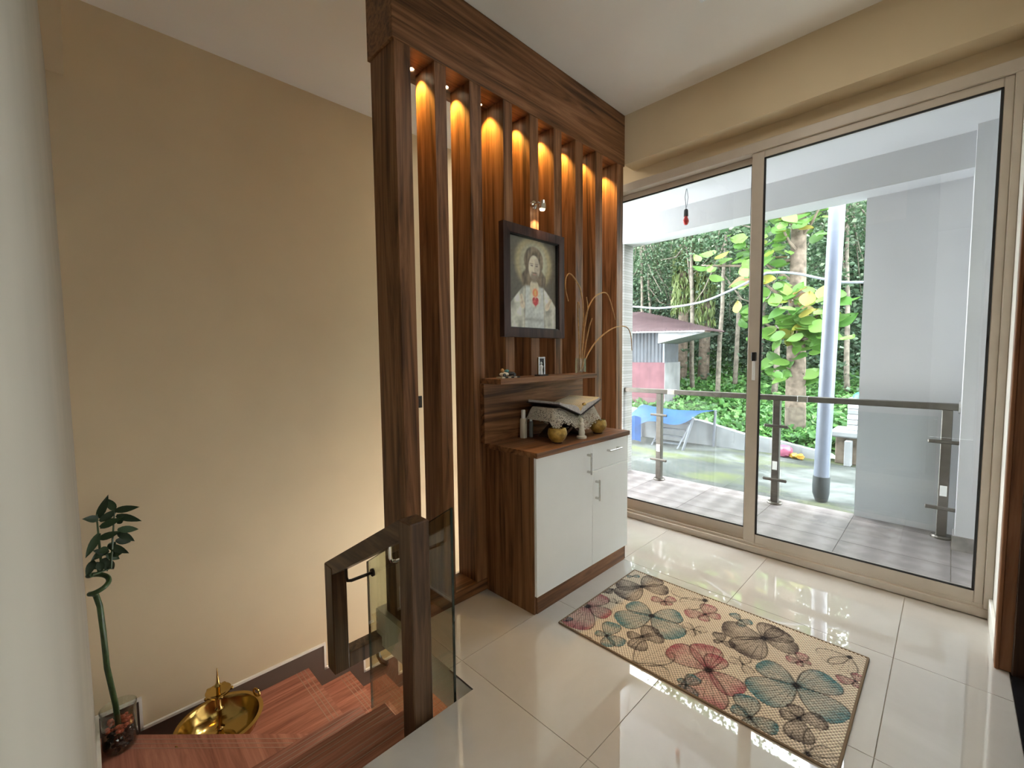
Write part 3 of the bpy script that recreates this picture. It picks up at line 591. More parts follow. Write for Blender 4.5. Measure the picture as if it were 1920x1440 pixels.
for (y0, z0), (y1, z1) in LF:
    x0 = -3.10+random.uniform(-.015, .015); leafobj((x0, y0, z0), (x0+random.uniform(-.05, .06), y1, z1), .0185, 'bleaf', bam, .18, 6, 'leaf', Vector((1, .1, .35)))
# ------------------------------------------------------------------ brass bowl and oil lamp
BX, BY, BZ = -3.02, .49, -.925
bo = thing('brass_bowl', 'wide polished brass bowl with ring handles on the lower stair landing', 'bowl', (BX, BY, BZ))
MB().lathe((BX, BY, BZ), [(0, .0), (.085, .0), (.15, .03), (.195, .09), (.205, .135), (.225, .15), (.228, .158), (.205, .158), (.196, .14), (.182, .09), (.135, .036), (0, .014)], 48).build('basin', 'brass', bo, True)
for s in (-1, 1):
    b = Vector((BX, BY, BZ+.15))+Vector((-.35, .94, 0))*s*.232
    MB().tube([b+Vector((.03*math.cos(a)*.94, .03*math.cos(a)*.35, .028*math.sin(a)+.004)) for a in np.linspace(0, 2*math.pi, 13)], .006, 8, False).build('ring_handle', 'brass', bo, True)
ol = thing('brass_oil_lamp', 'small tiered brass oil lamp standing inside the brass bowl', 'oil lamp', (BX, BY, BZ+.014))
MB().lathe((BX, BY, BZ+.0145), [(0, 0), (.075, 0), (.078, .012), (.05, .03), (.02, .05), (.014, .08), (.024, .095), (.012, .11), (.012, .2), (.022, .215), (.013, .23), (.012, .30)], 28).build('stem', 'brass', ol, True)
MB().lathe((BX, BY, BZ+.30), [(0, 0), (.03, .004), (.062, .03), (.066, .042), (.06, .042), (.03, .018), (0, .016)], 24).build('oil_dish', 'brass', ol, True)
for a in np.linspace(0, 2*math.pi, 6)[:-1]: MB().blob((BX+.066*math.cos(a), BY+.066*math.sin(a), BZ+.335), (.014, .014, .011)).build('spout', 'brass', ol, True)
MB().lathe((BX, BY, BZ+.315), [(.012, 0), (.011, .05), (.02, .06), (.009, .075), (.004, .13), (.002, .165), (0, .17)], 14).build('finial', 'brass', ol, True)
# ------------------------------------------------------------------ things on the cabinet
CZ = .8902
for (x, y, lab) in ((-1.60, 1.955, 'gold patterned coconut-shell bowl on the counter, nearer the left cabinet door'), (-1.605, 2.375, 'gold patterned coconut-shell bowl above the drawer, right of the figurine')):
    b = thing('shell_bowl', lab, 'bowl', (x, y, CZ), 'gold bowls on the cabinet')
    MB().lathe((x, y, CZ), [(0, .006), (.03, .006), (.05, .03), (.057, .052), (.054, .075), (.046, .09), (.042, .088), (.049, .07), (.051, .052), (.044, .032), (0, .02)], 28).build('shell', 'gold', b, True)
    MB().lathe((x, y, CZ), [(.024, 0), (.030, 0), (.031, .008), (.024, .008)], 20).build('foot_ring', 'frame', b, True)
    MB().lathe((x, y, CZ), [(.0425, .0885), (.0465, .0915), (.0475, .089)], 28).build('rim', 'brass', b, True)
bt = thing('spray_bottle', 'slim cream plastic bottle left of the book stand', 'bottle', (-1.853, 1.935, CZ))
MB().lathe((-1.853, 1.935, CZ), [(0, 0), (.021, 0), (.022, .004), (.022, .112), (.018, .122), (0, .122)], 20).build('body', 'cream', bt, True); MB().lathe((-1.853, 1.935, CZ+.1221), [(0, 0), (.0135, 0), (.0135, .048), (.011, .052), (0, .052)], 16).build('cap', 'white_lam', bt, True)
b2 = thing('small_vial', 'short pale vial beside the slim cream bottle', 'bottle', (-1.835, 1.985, CZ))
MB().lathe((-1.835, 1.985, CZ), [(0, 0), (.013, 0), (.013, .095), (.009, .10), (0, .10)], 14).build('body', 'plaster', b2, True); MB().lathe((-1.835, 1.985, CZ+.1001), [(0, 0), (.009, 0), (.009, .018), (0, .018)], 12).build('cap', 'white_lam', b2, True)
# figurine with arch
fg = thing('figurine', 'small pale religious figurine under an arch between the gold bowls', 'figurine', (-1.58, 2.165, CZ))
MB().lathe((-1.58, 2.165, CZ), [(0, 0), (.03, 0), (.03, .012), (.02, .018), (0, .018)], 18).build('base', 'cream', fg, True)
MB().lathe((-1.58, 2.165, CZ+.018), [(.018, 0), (.02, .02), (.014, .05), (.018, .068), (.008, .08), (.011, .09), (.009, .102), (0, .107)], 14).build('robed_figure', 'cream', fg, True)
MB().tube([(-1.585, 2.165-.022*math.cos(a)*1.1, CZ+.09+.05*math.sin(a)) for a in np.linspace(0, math.pi, 11)], .006, 8).build('arch', 'jarglass', fg, True)
for s in (-1, 1): MB().tube([(-1.585, 2.165+s*.0242, CZ+.012), (-1.585, 2.165+s*.0242, CZ+.09)], .005, 8).build('arch_leg', 'jarglass', fg, True)
bkb = thing('black_candle_holder', 'round black holder behind the left gold bowl', 'holder', (-1.645, 2.035, CZ))
MB().lathe((-1.645, 2.035, CZ), [(0, 0), (.03, 0), (.034, .01), (.018, .03), (.03, .055), (.055, .075), (.056, .082), (.05, .080), (.02, .062), (0, .06)], 24).build('holder_body', 'black', bkb, True)
# book stand, cloth and open book
sX, sY = -1.73, 2.16
bs = thing('book_stand', 'folding dark wooden book stand under the lace cloth', 'book stand', (sX, sY, CZ))
for s in (-1, 1):
    MB().prism([(sY-s*.13, CZ), (sY-s*.10, CZ), (sY+s*.16, CZ+.155), (sY+s*.145, CZ+.172)], 0, sX-.09, sX+.09).build('leg_panel', 'doordark', bs)
def vz(y):  # the V of the stand
    return CZ+.178+.0*y+min(.085, .50*abs(y-sY-.03))*.75-.045
ct = thing('lace_cloth', 'cream crocheted lace cloth draped over the book stand', 'cloth', (sX, sY, CZ+.05))
def clothf(u, v):
    y = sY-.235+.47*u; t = (v-.5)*2; x = sX+.01+.14*t
    z = vz(y)+.0
    e = max(0, abs(t)-.62)/.38; z -= .085*e*(.8+.2*abs(math.sin(u*math.pi*7))); x += .006*e*math.sin(u*40)
    eu = max(0, abs(u-.5)-.40)/.10; z -= .075*eu*eu
    return (x, y, max(z, CZ+.006))
MB().grid(clothf, 60, 30).build('cloth', 'lace', ct, True, .002)
# lace holes as a fringe of small loops
for k in range(26):
    u = k/25; p = clothf(u, 1.0); q = (p[0]+.003, p[1], p[2]-.012); MB().tube([(p[0], p[1]-.009, p[2]), (q[0], q[1]-.006, q[2]+.003), q, (q[0], q[1]+.006, q[2]+.003), (p[0], p[1]+.009, p[2])], .0025, 5).build('fringe_loop', 'lace', ct)
bk = thing('open_book', 'thick open holy book lying on the lace cloth', 'book', (sX, sY, CZ+.15))
yc = sY+.03
def pageside(s, th, x0, x1, w, lift):
    prof = []; n = 10
    for i in range(n+1):
        t = i/n; prof.append((yc+s*w*t, CZ+.142+.0005+.375*w*t+.028*math.sin(math.pi*min(1, t*1.15+.0)**.6)*(1-.5*t)+lift))
    low = [(yc+s*w*(i/n), CZ+.142+.375*w*(i/n)) for i in range(n, -1, -1)]
    return prof+low
for s in (-1, 1):
    w = .205
    MB().prism(pageside(s, .03, 0, 0, w, .014), 0, sX-.125, sX+.125).build('page_block', 'pageedge', bk)
    top_ = [(y, z+.0006) for y, z in pageside(s, .03, 0, 0, w, .014)[:11]]; bot = [(y, z-.0005) for y, z in top_[::-1]]
    pg = MB().prism(top_+bot, 0, sX-.122, sX+.122).build('page', 'paper', bk)
    for q in range(2):
        for k in range(13):
            xx = sX-.10+.0155*k
            y0 = .025+.085*q; i0 = yc+s*y0; i1 = yc+s*(y0+.07)
            zf = lambda yy: np.interp(abs(yy-yc), [abs(a-yc) for a, _ in top_], [b for _, b in top_])+.0004
            MB().grid(lambda u, v, xx=xx, i0=i0, i1=i1: (xx+.005*v, i0+(i1-i0)*u, zf(i0+(i1-i0)*u)), 4, 1).build('text_line', 'pageedge', pg)
    MB().prism([(yc, CZ+.136), (yc+s*.215, CZ+.136+.375*.215), (yc+s*.215, CZ+.141+.375*.215), (yc, CZ+.141)], 0, sX-.133, sX+.133).build('cover', 'cover', bk)
MB().blob((sX+.118, yc+.045, CZ+.20), (.012, .016, .010), 2).build('ornament', 'brass', bk, True)
# ------------------------------------------------------------------ things on the shelf
SZ = 1.2705
ty = thing('toy_motorcycle', 'tiny ornamental vehicle model on a dark tile at the shelf left end', 'ornament', (-1.80, 1.755, SZ))
for k in range(6): box('tile', 'black' if k % 2 else 'cream', ty, (-1.835, 1.695+.024*k, SZ), (-1.785, 1.719+.024*k, SZ+.008))
MB().blob((-1.81, 1.735, SZ+.022), (.016, .038, .013), 2).build('body', 'cream', ty, True); MB().blob((-1.81, 1.785, SZ+.024), (.014, .04, .012), 2, .1).build('bonnet', 'black', ty, True)
MB().blob((-1.81, 1.72, SZ+.042), (.010, .012, .014), 2).build('rider', 'stalk', ty, True); MB().blob((-1.81, 1.755, SZ+.040), (.010, .018, .010), 2).build('seat_back', 'teal', ty, True)
for yy in (1.72, 1.80):
    for xx in (-1.828, -1.792): MB().lathe((xx, yy, SZ+.018), [(0, -.003), (.010, -.003), (.010, .003), (0, .003)], 12, 0).build('wheel', 'black', ty)
pf = thing('tabletop_frame', 'tiny silver stand with a white figure in the middle of the shelf', 'ornament', (-1.825, 2.07, SZ))
box('foot', 'black', pf, (-1.845, 2.03, SZ), (-1.80, 2.115, SZ+.008), .002)
for y in (2.044, 2.096): box('upright', 'chrome', pf, (-1.828, y-.006, SZ+.008), (-1.816, y+.006, SZ+.108), .001)
box('top_bar', 'chrome', pf, (-1.828, 2.038, SZ+.108), (-1.816, 2.102, SZ+.118), .001); box('back_plate', 'black', pf, (-1.835, 2.045, SZ+.008), (-1.829, 2.095, SZ+.108))
MB().lathe((-1.822, 2.07, SZ+.009), [(0, 0), (.012, 0), (.008, .03), (.012, .05), (.005, .062), (.008, .07), (0, .08)], 12).build('figure', 'white_lam', pf, True)
va = thing('glass_vase', 'small square clear glass vase at the shelf right end', 'vase', (-1.83, 2.495, SZ))
MB().lathe((-1.83, 2.495, SZ), [(0, 0), (.036, 0), (.038, .004), (.037, .105), (.034, .105), (.034, .012), (0, .012)], 20).build('vase_glass', 'jarglass', va, True)
ds = thing('dried_stalks', 'curved golden dried seed stalks standing in the glass vase', 'dried plant', (-1.83, 2.495, SZ+.02))
ST_ = [[(2.50, .0), (2.515, .20), (2.53, .40), (2.50, .55), (2.44, .62), (2.375, .655), (2.335, .62), (2.33, .55), (2.36, .47)], [(2.49, .0), (2.475, .2), (2.46, .36), (2.45, .44), (2.455, .47), (2.47, .43)],
       [(2.495, .0), (2.52, .2), (2.545, .38), (2.62, .50), (2.72, .555), (2.80, .55), (2.86, .45), (2.89, .37)], [(2.50, .0), (2.56, .10), (2.66, .20), (2.80, .28), (2.93, .32), (3.05, .32), (3.10, .26), (3.11, .14)], [(2.49, 0), (2.50, .25), (2.52, .42), (2.48, .50)], [(2.50, 0), (2.515, .22), (2.525, .36)]]
def crom(P, n=6):
    P = [P[0]]+P+[P[-1]]; out = []
    for i in range(1, len(P)-2):
        p0, p1, p2, p3 = [np.array(q) for q in P[i-1:i+3]]
        for t in np.linspace(0, 1, n, endpoint=False): out.append(.5*((2*p1)+(-p0+p2)*t+(2*p0-5*p1+4*p2-p3)*t*t+(-p0+3*p1-3*p2+p3)*t**3))
    out.append(np.array(P[-2])); return [tuple(q) for q in out]
for k, s in enumerate(ST_):
    c = crom(s); xs_ = -1.83+.05*(k-2.5)/3; n = len(c); MB().tube([(-1.83+(xs_+1.83)*i/n+.04*i/n, y, SZ+.02+z) for i, (y, z) in enumerate(c)], [.0055-.002*i/n for i in range(n)], 6).build('stalk', 'stalk', ds, True)
# ------------------------------------------------------------------ unseen ceiling lights added to brighten the interior
cl = thing('added_fill_panel', 'square white fill panel added on the ceiling above the butterfly rug', 'ceiling light', (-.7, 2.15, ZC))
box('housing', 'white_lam', cl, (-1.02, 1.83, ZC-.03), (-.38, 2.47, ZC-.001), .003); box('diffuser', 'panelfill', cl, (-1.0, 1.85, ZC-.034), (-.40, 2.45, ZC-.03))
sl2 = thing('added_stair_fill', 'round white fill light added over the stairwell behind the slatted screen', 'ceiling light', (-2.75, 3.0, ZC))  # added lamp hidden by the screen, lifts the back wall brightness
MB().lathe((-2.75, 3.0, ZC-.001), [(0, -.0), (.21, 0), (.21, -.03), (.19, -.034)], 32).build('housing', 'white_lam', sl2); MB().lathe((-2.75, 3.0, ZC-.03), [(.19, 0), (.19, -.006), (0, -.006)], 32).build('diffuser', 'stairfill', sl2)
# ------------------------------------------------------------------ balcony
BZ0 = -.03
bf = structure('floor_balcony', (-1.3, 4.1, BZ0)); box('slab', 'grout', bf, (-2.95, 3.44, -.2), (.8, 4.80, BZ0-.006))
for i in range(7):
    for j in range(3):
        x0 = -2.95+.6*i; y0 = 3.44+.6*j; x1, y1 = min(x0+.6, .8), min(y0+.6, 4.80)
        if x1-x0 > .02 and y1-y0 > .02: box('tile', 'baltile', bf, (x0+.0015, y0+.0015, BZ0-.008), (x1-.0015, y1-.0015, BZ0))
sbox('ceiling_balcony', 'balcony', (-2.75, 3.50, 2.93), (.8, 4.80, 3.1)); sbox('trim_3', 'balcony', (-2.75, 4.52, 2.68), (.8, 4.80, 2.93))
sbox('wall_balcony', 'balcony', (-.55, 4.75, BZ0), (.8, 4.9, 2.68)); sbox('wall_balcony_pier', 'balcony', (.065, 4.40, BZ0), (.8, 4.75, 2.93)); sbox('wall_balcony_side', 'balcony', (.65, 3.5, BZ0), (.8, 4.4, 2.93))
sbox('baseboard_balcony', plain('grey_marble_skirting', (.24, .22, .21), .3, 0, .5, .3, 12), (.05, 4.388, BZ0), (.65, 4.402, .075)); sbox('baseboard_balcony_pier', plain('grey_marble_skirting_b', (.24, .22, .21), .3), (.052, 4.402, BZ0), (.066, 4.56, .075))
sbox('wall_outside_pier', 'stone', (-2.95, 4.58, BZ0), (-2.735, 4.78, 2.93))
RY = 4.63; br = thing('balcony_railing', 'stainless steel balcony railing with glass panels', 'railing', (-1.1, RY, BZ0))
box('top_rail', 'darksteel', br, (-2.735, RY-.03, .955), (.065, RY+.03, 1.005), .004)
for x in (-2.16, -.93): box('joint_sleeve', 'steel', br, (x-.04, RY-.033, .952), (x+.04, RY+.033, 1.008), .003)
MB().lathe((.064, RY, .98), [(0, -.012), (.05, -.012), (.05, 0)], 20, 0).build('wall_flange', 'steel', br)
PXs = (-2.30, -1.135, -.005)
for x in PXs:
    p = box('post', 'darksteel', br, (x-.03, RY-.03, BZ0), (x+.03, RY+.03, .955), .004); MB().lathe((x, RY, BZ0), [(0, .022), (.056, .022), (.062, .012), (.062, 0)], 20).build('base_flange', 'darksteel', p)
    for z in (.19, .70): box('glass_clamp', 'darksteel', p, (x-.10, RY-.036, z), (x+.10, RY-.018, z+.028), .006)
    box('sticker', 'white_lam', p, (x-.02, RY-.0312, .30), (x+.02, RY-.0302, .38))
for a, b in ((-2.72, -2.35), (-2.25, -1.19), (-1.08, -.055)): box('glass_panel', 'balglass', br, (a, RY-.016, .06), (b, RY-.006, .90))
pl = thing('hanging_bulb', 'red bulb in black holder hanging from balcony ceiling', 'light bulb', (-1.8, 4.1, 2.62))
MB().tube([(-1.80, 4.1, 2.93), (-1.812, 4.1, 2.86), (-1.805, 4.1, 2.80), (-1.80, 4.1, 2.74)], .003, 6).build('cord', 'cable', pl); MB().tube([(-1.795, 4.1, 2.93), (-1.782, 4.1, 2.85), (-1.795, 4.1, 2.76)], .0025, 6).build('cord', 'cable', pl)
MB().lathe((-1.80, 4.1, 2.68), [(0, .065), (.012, .065), (.018, .055), (.02, 0), (0, 0)], 16).build('holder', 'black', pl, True); MB().lathe((-1.80, 4.1, 2.60), [(0, 0), (.015, .004), (.026, .025), (.026, .04), (.015, .07), (.014, .08)], 18).build('bulb', 'redbulb', pl, True)
pp = thing('drain_pipe', 'tall grey plastic drain pipe with dark foot outside the balcony', 'pipe', (-.90, 5.40, -.15))
MB().tube([(-.905, 5.40, .0), (-.83, 5.40, 4.2)], .068, 20).build('pipe', 'pipe', pp, True); MB().tube([(-.90, 5.42, -.145), (-.905, 5.41, -.06), (-.905, 5.40, .02), (-.902, 5.40, .12)], [.055, .074, .076, .074], 18).build('shoe', 'shoe', pp, True)
# ------------------------------------------------------------------ yard
sbox('ground_slab', 'concrete', (-14, 4.80, -.4), (6, 7.75, -.15))
yw = thing('yard_wall', 'weathered white plastered yard wall along the green slope', 'wall', (-1.9, 7.5, -.15))
MB().prism([(-4.6, -.15), (-2.28, -.15), (-2.28, .10), (-2.98, .25), (-4.6, .40)], 1, 7.48, 7.62).build('tall_section', 'plaster', yw)
MB().prism([(-2.28, -.15), (-1.50, -.15), (-1.50, .0), (-1.92, .07), (-2.28, .10)], 1, 7.52, 7.64).build('low_section', 'plaster', yw)
MB().prism([(-1.50, -.15), (-1.18, -.15), (-1.18, -.04), (-1.50, .0)], 1, 7.50, 7.62).build('low_section', 'plaster', yw)
lg = thing('concrete_ledge', 'rough concrete ledge beside white balcony wall', 'ledge', (-.9, 7.6, -.15))
box('top_slab', 'plaster', lg, (-1.16, 7.35, .23), (-.3, 7.9, .32), .02); box('support', 'trunk2', lg, (-1.1, 7.45, -.15), (-.3, 7.85, .23), .01); box('pillar_block', 'plaster', lg, (-.98, 7.30, -.15), (-.90, 7.42, .2), .01)
for k in range(6):
    t = box('stacked_tile', 'plaster' if k % 2 else 'balcony', None, (-.985, 7.5, .321+.075*k), (-.62, 7.75, .390+.075*k), .006); tag(t, 'flat white block, number %s up in the stack on the concrete ledge' % ('one two three four five six'.split()[k]), 'block', 'blocks stacked on the ledge')
hc = thing('teal_cap', 'teal plastic cap on top of the white block stack', 'cap', (-.85, 7.62, .775)); MB().lathe((-.85, 7.62, .768), [(.10, 0), (.09, .04), (.05, .075), (0, .085)], 18).build('cap_shell', 'teal', hc, True)
tp_ = thing('pink_bundle', 'pink crumpled plastic bundle at foot of yard wall', 'bundle', (-1.70, 7.38, -.15)); MB().blob((-1.70, 7.38, -.06), (.11, .09, .09), 3, .12).build('bundle', 'pink', tp_, True)
for x, y, lab in ((-1.575, 7.36, 'yellow plastic toy beside the pink bundle'), (-1.49, 7.33, 'small yellow plastic toy farther right of the pink bundle')):
    t = thing('yellow_toy', lab, 'toy', (x, y, -.15)); MB().blob((x, y, -.105), (.06, .05, .045), 2, .2).build('toy_body', 'yellow', t, True)
# tarp shelter with ladder
tr = thing('blue_tarp', 'bright blue tarpaulin sagging over grey poles by the shed', 'tarpaulin', (-3.5, 7.0, .3))
def tarpf(u, v):
    x = -4.15+1.32*u+.10*v; y = 6.75+.72*v; z = .40+.06*v-.17*math.sin(math.pi*u)*(1-.7*v)-.05*math.sin(u*9+v*4)*(1-v)-.20*(1-v)*(u < .42)*(1-u/.42)
    return (x, y, z)
MB().grid(tarpf, 30, 12).build('sheet', 'tarp', tr, True, .004)
MB().grid(lambda u, v: (-4.12+.42*u, 6.74+.03*math.sin(u*14), .33-.42*v+.02*math.sin(u*10)), 14, 6).build('hanging_flap', 'tarp', tr, True, .004)
for a, b in (((-4.12, 6.76, -.15), (-4.12, 6.76, .40)), ((-2.98, 6.80, -.15), (-2.82, 6.80, .40)), ((-4.05, 7.44, -.15), (-4.05, 7.44, .46)), ((-2.75, 7.44, -.15), (-2.72, 7.44, .46))): MB().tube([a, b], .022, 8).build('pole', 'cable', tr)
la = thing('step_ladder', 'grey metal step ladder standing under the blue tarpaulin', 'ladder', (-3.3, 7.0, -.15))
for x in (-3.55, -3.10):
    MB().tube([(x, 6.86, -.15), (x+.12, 7.15, .32)], .014, 6).build('rail', 'cable', la)
for k in range(4):
    t = (k+.6)/4.4; box('step', 'siding', la, (-3.55+.12*t, 6.86+.29*t-.03, -.15+.47*t), (-3.10+.12*t, 6.86+.29*t+.03, -.13+.47*t))
# shed
sh = thing('shed', 'shed with faded red roof, grey metal upper wall and maroon lower wall', 'building', (-5, 9, -.15))
box('lower_wall', 'maroon', sh, (-8, 9.0, -.4), (-4.372, 9.72, 1.215)); box('white_side_wall', 'plaster', sh, (-4.372, 8.995, -.4), (-4.36, 9.74, 1.217))
MB().grid(lambda u, v: (-8+3.64*u, 9.02+.012*math.sin(u*42*2*math.pi), 1.21+.74*v), 252, 1).build('corrugated_sheet', 'siding', sh, True)
MB().grid(lambda u, v: (-4.36+.012*math.sin(v*8*2*math.pi), 9.02+.62*v, 1.21+.74*u), 1, 48).build('corrugated_sheet', 'siding', sh, True); box('corner_pipe', 'cable', sh, (-4.40, 8.96, 1.21), (-4.36, 9.0, 1.92))
def rooff(u, v):
    x = -8.2+4.87*u; y = 8.55+2.3*v*(1-.55*max(0, u-.6)/.4); return (x, y, 1.845+.028*(-3.33-x)+.62*v*min(1, (-3.33-x)/2.6)+.014*math.sin(u*64*2*math.pi))
MB().grid(rooff, 256, 2).build('roof_sheet', 'roof', sh, True, .006)
MB().prism([(-8.2, 1.945), (-3.36, 1.815), (-3.36, 1.845), (-8.2, 1.975)], 1, 8.54, 8.56).build('eave_board', 'plaster', sh)
MB().prism([(-4.34, 1.62), (-3.38, 1.81), (-4.34, 1.84)], 1, 8.62, 9.6).build('eave_soffit', 'plaster', sh)
# cables
def cabl(name, P, lab, rad=.02):
    c = crom(P, 8); o = MB().tube(c, rad, 6).build(name, 'cable', None, True); tag(o, lab, 'cable')
cabl('overhead_cable', [(-4.9, 7.0, 2.28), (-4.07, 7.0, 2.245), (-3.5, 7.0, 2.17), (-2.85, 7.0, 2.2), (-2.4, 7.0, 2.33), (-2.085, 7.0, 2.456), (-1.9, 7.0, 2.53)], 'grey cable sagging across trees in the left pane', .017)
cabl('overhead_cable', [(-1.9, 7.0, 2.53), (-1.7, 7.0, 2.51), (-1.49, 7.0, 2.458), (-1.2, 7.0, 2.35), (-.858, 7.0, 2.27), (.3, 7.0, 2.2)], 'grey cable crossing behind the drain pipe', .017)
# ------------------------------------------------------------------ green slope
def hz(x, y):
    t = max(0, y-7.6); return -.06+.125*t+.0045*t*t+.05*math.sin(x*.9+y*.6)*min(1, t/2)+(.0 if y < 22 else .05*(y-22)**1.35)
hill = MB().grid(lambda u, v: (-34+48*u, 7.62+40*v*v, hz(-34+48*u, 7.62+40*v*v)), 60, 50).build('ground_slope', 'soil', None, True); hill['kind'] = 'structure'
def leafcloud(C, size, up=.6, asp=.42, seed=1, hang=0.0):
    r = np.random.default_rng(seed); C = np.asarray(C); n = len(C)
    d = r.normal(size=(n, 3)); d[:, 2] = d[:, 2]*.5-hang; d /= np.linalg.norm(d, axis=1)[:, None]
    nr = r.normal(size=(n, 3)); nr[:, 2] += up*2; s = np.cross(d, nr); s /= np.linalg.norm(s, axis=1)[:, None]+1e-9
    L = size*r.uniform(.6, 1.35, n)[:, None]; a = C; t = C+d*L; m = C+d*L*.45; k = np.cross(s, d)*L*.10
    V = np.stack([a, m+s*L*asp+k, t, m-s*L*asp+k], 1).reshape(-1, 3); b = np.arange(n)*4
    return V, np.concatenate([np.stack([b, b+1, b+2], 1), np.stack([b, b+2, b+3], 1)])
def stuffmesh(name, C, size, m, parent=None, **k):
    V, Fc = leafcloud(C, size, **k); o = npmesh(name, V, Fc, m, parent); o['kind'] = 'stuff'; return o
# ground creepers
n = 60000; gy = 7.7+17*rng.random(n)**1.5; gx = -gy*(.02+.80*rng.random(n))+.6; C = np.stack([gx, gy, np.array([hz(a, b) for a, b in zip(gx, gy)])+.02+.16*rng.random(n)], 1)
o = stuffmesh('ground_creeper', C, .11, 'leaf_g', None, up=.9, seed=4); tag(o, 'low green creeper covering the slope under the trees', 'creeper', None, 'stuff')
# tree crowns (shared meshes)
def crownpts(n, seed, h0, h1, R, ncl=26):
    r = np.random.default_rng(seed); cl_ = []
    for k in range(ncl):
        a = r.uniform(0, 6.28); z = h0+(h1-h0)*r.random(); q = R*math.sqrt(r.random())*(.45+.55*math.sin(math.pi*min(1, (z-h0)/(h1-h0)+.15)))
        cl_.append((q*math.cos(a), q*math.sin(a), z))
    cl_ = np.array(cl_); i = r.integers(0, ncl, n); d = r.normal(size=(n, 3))*np.array((.42, .42, .26))
    return cl_[i]+d, cl_
CR = []
for k, (h0, h1, R) in enumerate(((2.3, 5.2, 1.7), (2.7, 5.8, 1.9), (1.9, 4.9, 1.6))):
    P_, cc = crownpts(10000, 31+k, h0, h1-.6, R, 28); P2, c2 = crownpts(1300, 61+k, h1, h1+3.2, R*1.2, 9); P_ = np.concatenate([P_, P2]); cc = np.concatenate([cc, c2]); V, Fc = leafcloud(P_, .09, up=.7, seed=41+k, asp=.36); me = bpy.data.meshes.new('crown_leaves'); me.from_pydata(V.tolist(), [], Fc.tolist()); me.materials.append(M['leaf_a'])
    me2 = me.copy(); me2.materials.clear(); me2.materials.append(M['leaf_b']); P3, c3 = crownpts(5200, 91+k, 3.3, 8.2, R, 24); V, Fc = leafcloud(P3, .10, up=.7, seed=71+k, asp=.36); me3 = bpy.data.meshes.new('high_crown_leaves'); me3.from_pydata(V.tolist(), [], Fc.tolist()); me3.materials.append(M['leaf_a']); CR.append((me, me2, cc, me3))
def trunkmesh(seed, h, r0, lean, cc):
    r = random.Random(seed); b = MB(); P = [(0, 0, -.3)]; x = y = 0; N = 9
    for i in range(1, N+1): x += lean*h/N+r.uniform(-.05, .05); y += r.uniform(-.05, .05); P.append((x, y, h*i/N))
    b.tube(P, [r0*(1-.75*i/N) for i in range(N+1)], 9)
    for k in range(7):
        c = cc[r.randrange(len(cc))]; i = r.randrange(3, N); p = Vector(P[i]); q = Vector(c); m_ = (p+q)/2+Vector((0, 0, -.25)); b.tube([p, m_, q], [r0*.4, r0*.28, r0*.1], 6)
    me = bpy.data.meshes.new('trunk'); b.b.to_mesh(me); b.b.free(); me.materials.append(M['trunk']); me.polygons.foreach_set('use_smooth', [True]*len(me.polygons)); return me
TM = [trunkmesh(k, 8.2, (.07, .085, .06)[k % 3], (.02, -.03, .05, -.06)[k % 4], CR[k % 3][2]) for k in range(4)]
def tree(x, y, k, rot, s, lab, cup=False, dark=False, group='rubber trees on the slope', crown=True, high=False):
    z = hz(x, y); t = thing('rubber_tree', lab, 'tree', (x, y, z), group); t.rotation_euler = (0, 0, rot); t.scale = (s, s, s)
    o = bpy.data.objects.new('trunk', TM[k % 4]); link(o, t)
    if crown: c = bpy.data.objects.new('crown', CR[k % 3][3 if high else 1 if dark else 0]); link(c, t); c['kind'] = 'stuff'
    if cup:
        q = MB().lathe((.0, 0, 1.1), [(.10, 0), (.16, -.10), (.15, -.12)], 12).build('rain_guard', 'teal', t)
    return t
def pxX(px, y): # lateral place of a bearing at depth y
    d = r_*((px-960)/817.6)+f_; return d.x/d.y*y
front = [(1300, 10.6, 0, 'pale slender rubber tree just right of the shed roof', True), (1322, 12.3, 1, 'thicker brown-grey rubber tree behind the shed eave', False), (1345, 9.9, 3, 'forked pale rubber tree beyond the blue tarpaulin', True), (1402, 9.3, 2, 'leaning pale rubber tree seen beside the door meeting stile', False), (1450, 10.8, 1, 'mossy slender rubber tree left of the broad-leaved tree', True), (1590, 11.5, 0, 'thin rubber tree between the drain pipe and white wall', False), (1204, 11.5, 0, 'rubber tree trunk at far left beside the stone pier', False), (1377, 11.6, 0, 'straight pale rubber tree left of the latch', False), (1424, 13.0, 3, 'pale rubber tree close behind the meeting stile', False), (1548, 12.6, 2, 'slender rubber tree right beside the broad-leaved tree', False), (1222, 12.5, 3, 'slender rubber tree rising behind the shed roof', False), (1262, 14.0, 2, 'pale tilted rubber tree above the shed ridge', False)]
for px, y, k, lab, cup in front: tree(pxX(px, y), y, k, random.uniform(0, 6.28), random.uniform(.74, .86), lab, cup, group='front rubber trees', high=True)
bl = 'rubber tree in the dense plantation farther up the slope'
for i in range(46):
    y = random.uniform(14, 27); x = -y*random.uniform(-.04, .80)+random.uniform(-1, 1); tree(x, y, random.randrange(12), random.uniform(0, 6.28), random.uniform(.62, .9), bl, False, random.random() < .55, 'plantation trees far up the slope')
